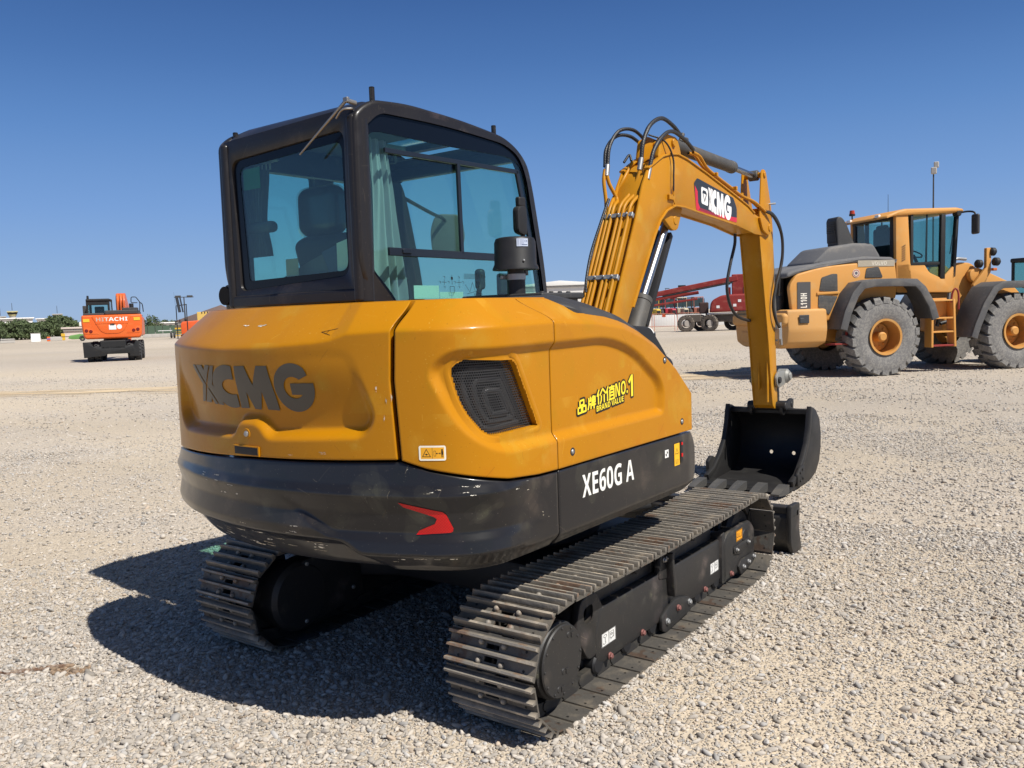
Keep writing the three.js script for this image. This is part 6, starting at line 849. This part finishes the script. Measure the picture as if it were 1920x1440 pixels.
// ===== trees =====
const barkM = std({ color: C(.09, .07, .05), roughness: .95 });
const leafM = std({ vertexColors: true, color: C(1, 1, 1), roughness: .8, side: THREE.DoubleSide });
function tree(label, px, py, d, w, seed, group) {
  const p = at(px, 612, d), h = Math.max(2, hgt(px, py, d)), r = rngOf(seed), t = thing('tree', label, 'tree', [p.x, 0, p.z], r() * 6, group);
  const tr = [cyl([0, 0, 0], [.1, h * .45, 0], .16, .1, 8)]; for (let i = 0; i < 6; i++) { const a = r() * 6.28; tr.push(cyl([.05, h * (.2 + .2 * r()), 0], [cos(a) * w * .3, h * (.55 + .3 * r()), sin(a) * w * .3], .06, .025, 5)); } part(t, 'trunk', tr, barkM);
  const pos = [], col = [], q = new THREE.Quaternion(), e = new THREE.Euler(), clumps = [...Array(26)].map(() => { const a = r() * 6.28, y = .14 + .8 * r(), rr = Math.sqrt(r()) * w * .5 * Math.sqrt(Math.max(.12, 1 - Math.pow((y - .45) * 1.75, 2))); return [cos(a) * rr, y * h, sin(a) * rr, (.13 + .11 * r()) * Math.min(w, h), .75 + .5 * r()]; });
  for (const [x, y, z, cr, k] of clumps) for (let i = 0; i < 90; i++) { const u = r() * 2 - 1, a = r() * 6.28, R = cr * Math.pow(r(), .4), s = Math.sqrt(1 - u * u), c = V(x + R * s * cos(a), y + R * u * .85, z + R * s * sin(a)), z0 = .10 + .10 * r(); e.set(r() * 6, r() * 6, r() * 6); q.setFromEuler(e); const A = V(-z0, 0, 0), B = V(z0, 0, 0), Cc = V(0, z0 * 1.7, 0); [A, B, Cc].forEach(v => { v.applyQuaternion(q).add(c); pos.push(v.x, v.y, v.z); const g = k * (.8 + .4 * r()); col.push(.082 * g, .112 * g, .045 * g); }); }
  const g = new THREE.BufferGeometry(); g.setAttribute('position', new THREE.Float32BufferAttribute(pos, 3)); g.setAttribute('color', new THREE.Float32BufferAttribute(col, 3)); g.computeVertexNormals(); part(t, 'crown', [g], leafM);
}
[[-22, 603, 168, 5.5], [-2, 604, 172, 5], [14, 606, 163, 4.6], [30, 602, 168, 5.2], [45, 606, 165, 4.6], [58, 604, 170, 5], [72, 606, 164, 4.8], [86, 605, 168, 5.2], [98, 602, 170, 5], [112, 594, 166, 6.2], [123, 601, 160, 4.6]].forEach(([px, py, d, w], i) => tree(['tree at the far left end of the hedge', 'second tree of the hedge from the left edge', 'low tree of the hedge behind the grey blocks', 'fourth tree of the hedge from the left edge', 'low tree of the hedge left of the white box', 'tree of the hedge straight above the white box', 'low tree of the hedge right of the white box', 'tree of the hedge above the small orange drum', 'tree of the hedge left of the tallest one', 'tallest tree of the hedge, near its right end', 'last tree at the right end of the hedge'][i], px, py, d, w, 900 + i, 'hedge of trees at the yard edge'));
[[262, 596, 175, 7, 'dark tree just right of the orange excavator'], [274, 592, 178, 6.5, 'taller dark tree right of the orange excavator'], [160, 603, 178, 4, 'small tree peeping out left of the orange excavator'], [300, 601, 240, 5, 'distant tree beyond the green mesh fence'], [322, 602, 250, 5, 'distant tree beyond the yellow machine']].forEach(([px, py, d, w, l], i) => tree(l, px, py, d, w, 950 + i));
// ===== small things along the far edge of the yard =====
function blockAt(name, label, cat, px, py, d, w, h, dp, mat, group) { const p = at(px, py, d), o = thing(name, label, cat, [p.x, 0, p.z], bearing(p), group); part(o, 'body', [rbox(w, h, dp, .05, 0, h / 2, 0)], mat); return o; }
{ const o = blockAt('white_cabin', 'square white cabin box in front of the hedge', 'cabin', 67, 636, 128, 1.1, 1.1, 1.0, M.white); part(o, 'lid', [rbox(1.16, .06, 1.06, .02, 0, 1.12, 0)], BG.concrete);
  [[8, 637, 'grey stacked block at the far left edge'], [20, 637, 'grey stacked block beside the leftmost one']].forEach(([px, py, l]) => { const b = blockAt('grey_block', l, 'block', px, py, 128, .9, .55, .8, BG.concrete, 'grey blocks before the hedge'); part(b, 'strap', [rbox(.94, .05, .84, .01, 0, .4, 0)], BG.darkGrey); });
  const dr = blockAt('orange_drum', 'small orange and blue drum before the hedge', 'drum', 91, 635, 130, .4, .6, .4, BG.orange); part(dr, 'blue_band', [rbox(.43, .16, .43, .02, 0, .3, 0)], std({ color: C(.05, .1, .35), roughness: .5 }));
  const gb = blockAt('grey_slab', 'low grey slab stack right of the orange drum', 'slab stack', 105, 634, 132, 1.5, .45, .8, BG.concrete); part(gb, 'top_slab', [rbox(1.4, .12, .7, .02, 0, .5, 0)], BG.concrete);
  const yt = blockAt('yellow_tank', 'upright yellow tank at the end of the hedge', 'tank', 118.5, 634, 134, .5, .95, .5, BG.yellow); part(yt, 'cap', [cyl([0, .95, 0], [0, 1.05, 0], .15, .12, 12)], M.black);
  const p = at(146, 632, 120), gm = thing('green_machine', 'low green implement by the pink wall', 'implement', [p.x, 0, p.z], bearing(p)); part(gm, 'deck', [face(rc([[-1.1, .35], [-.9, .72], [.3, .9], [1.0, .8], [1.1, .4], [.4, .25], [-.6, .25]], .1), -.6, .6, .05)], BG.green); part(gm, 'drawbar', [rbox(1.2, .08, .1, .02, -1.3, .6, 0)], M.black); part(gm, 'wheel', [new THREE.TorusGeometry(.25, .1, 8, 18).translate(.5, .35, .65)], BG.tyre); part(gm, 'wheel', [new THREE.TorusGeometry(.25, .1, 8, 18).translate(.5, .35, -.65)], BG.tyre);
  // green mesh fence and low concrete barrier
  const f = at(300, 627, 132), fe = thing('mesh_fence', 'green mesh fence right of the orange excavator', 'fence', [f.x, 0, f.z], bearing(f)); const mesh = std({ color: C(.06, .10, .065), roughness: .8 }); for (let i = 0; i < 8; i++) { part(fe, 'post', [cyl([-3.6 + i, 0, 0], [-3.6 + i, 1.65, 0], .03, .03, 6)], BG.darkGrey); if (i < 7) part(fe, 'mesh_panel', [rbox(.92, 1.35, .03, .005, -3.1 + i, .9, 0)], mesh); }
  for (let i = 0; i < 4; i++) { const q = at(276 + i * 15, 629, 124); const b = thing('jersey_barrier', ['pale concrete barrier nearest the orange excavator, before the mesh fence', 'second pale concrete barrier before the green mesh fence', 'third pale concrete barrier before the green mesh fence', 'pale concrete barrier next to the yellow machine wheels'][i], 'concrete barrier', [q.x, 0, q.z], bearing(q), 'concrete barriers before the fence'); part(b, 'barrier', [face(rc([[-.52, 0], [.52, 0], [.52, .5], [-.52, .5]], .03), -.22, .22, .03)], BG.concrete); }
  const y = at(330, 629, 112), ym = thing('yellow_site_machine', 'yellow wheeled site machine with a white drawbar left of the tail cover', 'site machine', [y.x, 0, y.z], bearing(y)); part(ym, 'frame', [rbox(1.1, .18, 1.2, .03, .45, 1.15, 0), rbox(.12, 1.2, 1.0, .02, .95, .65, 0), rbox(1.1, .12, 1.1, .02, .45, .28, 0), rbox(.8, .06, 1.0, .01, .4, .55, 0), rbox(.8, .06, 1.0, .01, .4, .75, 0)], BG.yellow); part(ym, 'engine', [rbox(.7, .35, .8, .06, .3, 1.4, 0)], BG.dust); for (const x of [-.52, -.18]) part(ym, 'tyre', [new THREE.TorusGeometry(.28, .13, 8, 20).rotateY(PI / 2).translate(x, .42, .3)], BG.tyre); part(ym, 'drawbar', [rbox(1.6, .07, .08, .01, -1.2, .95, .3)], M.white); part(ym, 'exhaust', [cyl([.05, 1.5, 0], [.05, 2.05, 0], .07, .07, 8)], M.black);
  const o2 = at(358, 629, 108), ot = thing('orange_skip', 'bright orange tipping skip half hidden by the tail cover', 'skip', [o2.x, 0, o2.z], bearing(o2)); part(ot, 'hopper', [face(rc([[-1.0, .35], [-1.05, 1.7], [-.85, 1.95], [1.1, 2.05], [1.3, 1.2], [.5, .35]], .1), -.8, .8, .08)], std({ color: C(.66, .10, .02), roughness: .5 })); part(ot, 'chassis', [rbox(2.2, .25, 1.2, .04, 0, .3, 0)], BG.red); part(ot, 'spout', [cyl([-.3, 1.9, .5], [-.55, 2.2, .6], .14, .12, 10)], M.black); for (const x of [-.7, .7]) part(ot, 'tyre', [new THREE.TorusGeometry(.2, .1, 8, 18).translate(x, .28, .75)], BG.tyre);
  const y2 = at(386, 610, 118), yb = thing('yellow_hopper', 'tall yellow hopper box rising above the tail cover edge', 'hopper', [y2.x, 0, y2.z], bearing(y2)); part(yb, 'box', [rbox(2.0, 1.2, 1.2, .04, 0, 2.55, 0), ...[-.8, .8].map(x => rbox(.12, 2.0, .12, .02, x, 1.0, 0))], std({ color: C(.60, .40, .10), roughness: .6 })); for (let i = 0; i < 4; i++) part(yb, 'rib', [rbox(.12, .22, .05, .01, -.4 + i * .35, 3.05, .61)], M.black);
}
renderer.render(scene, camera);
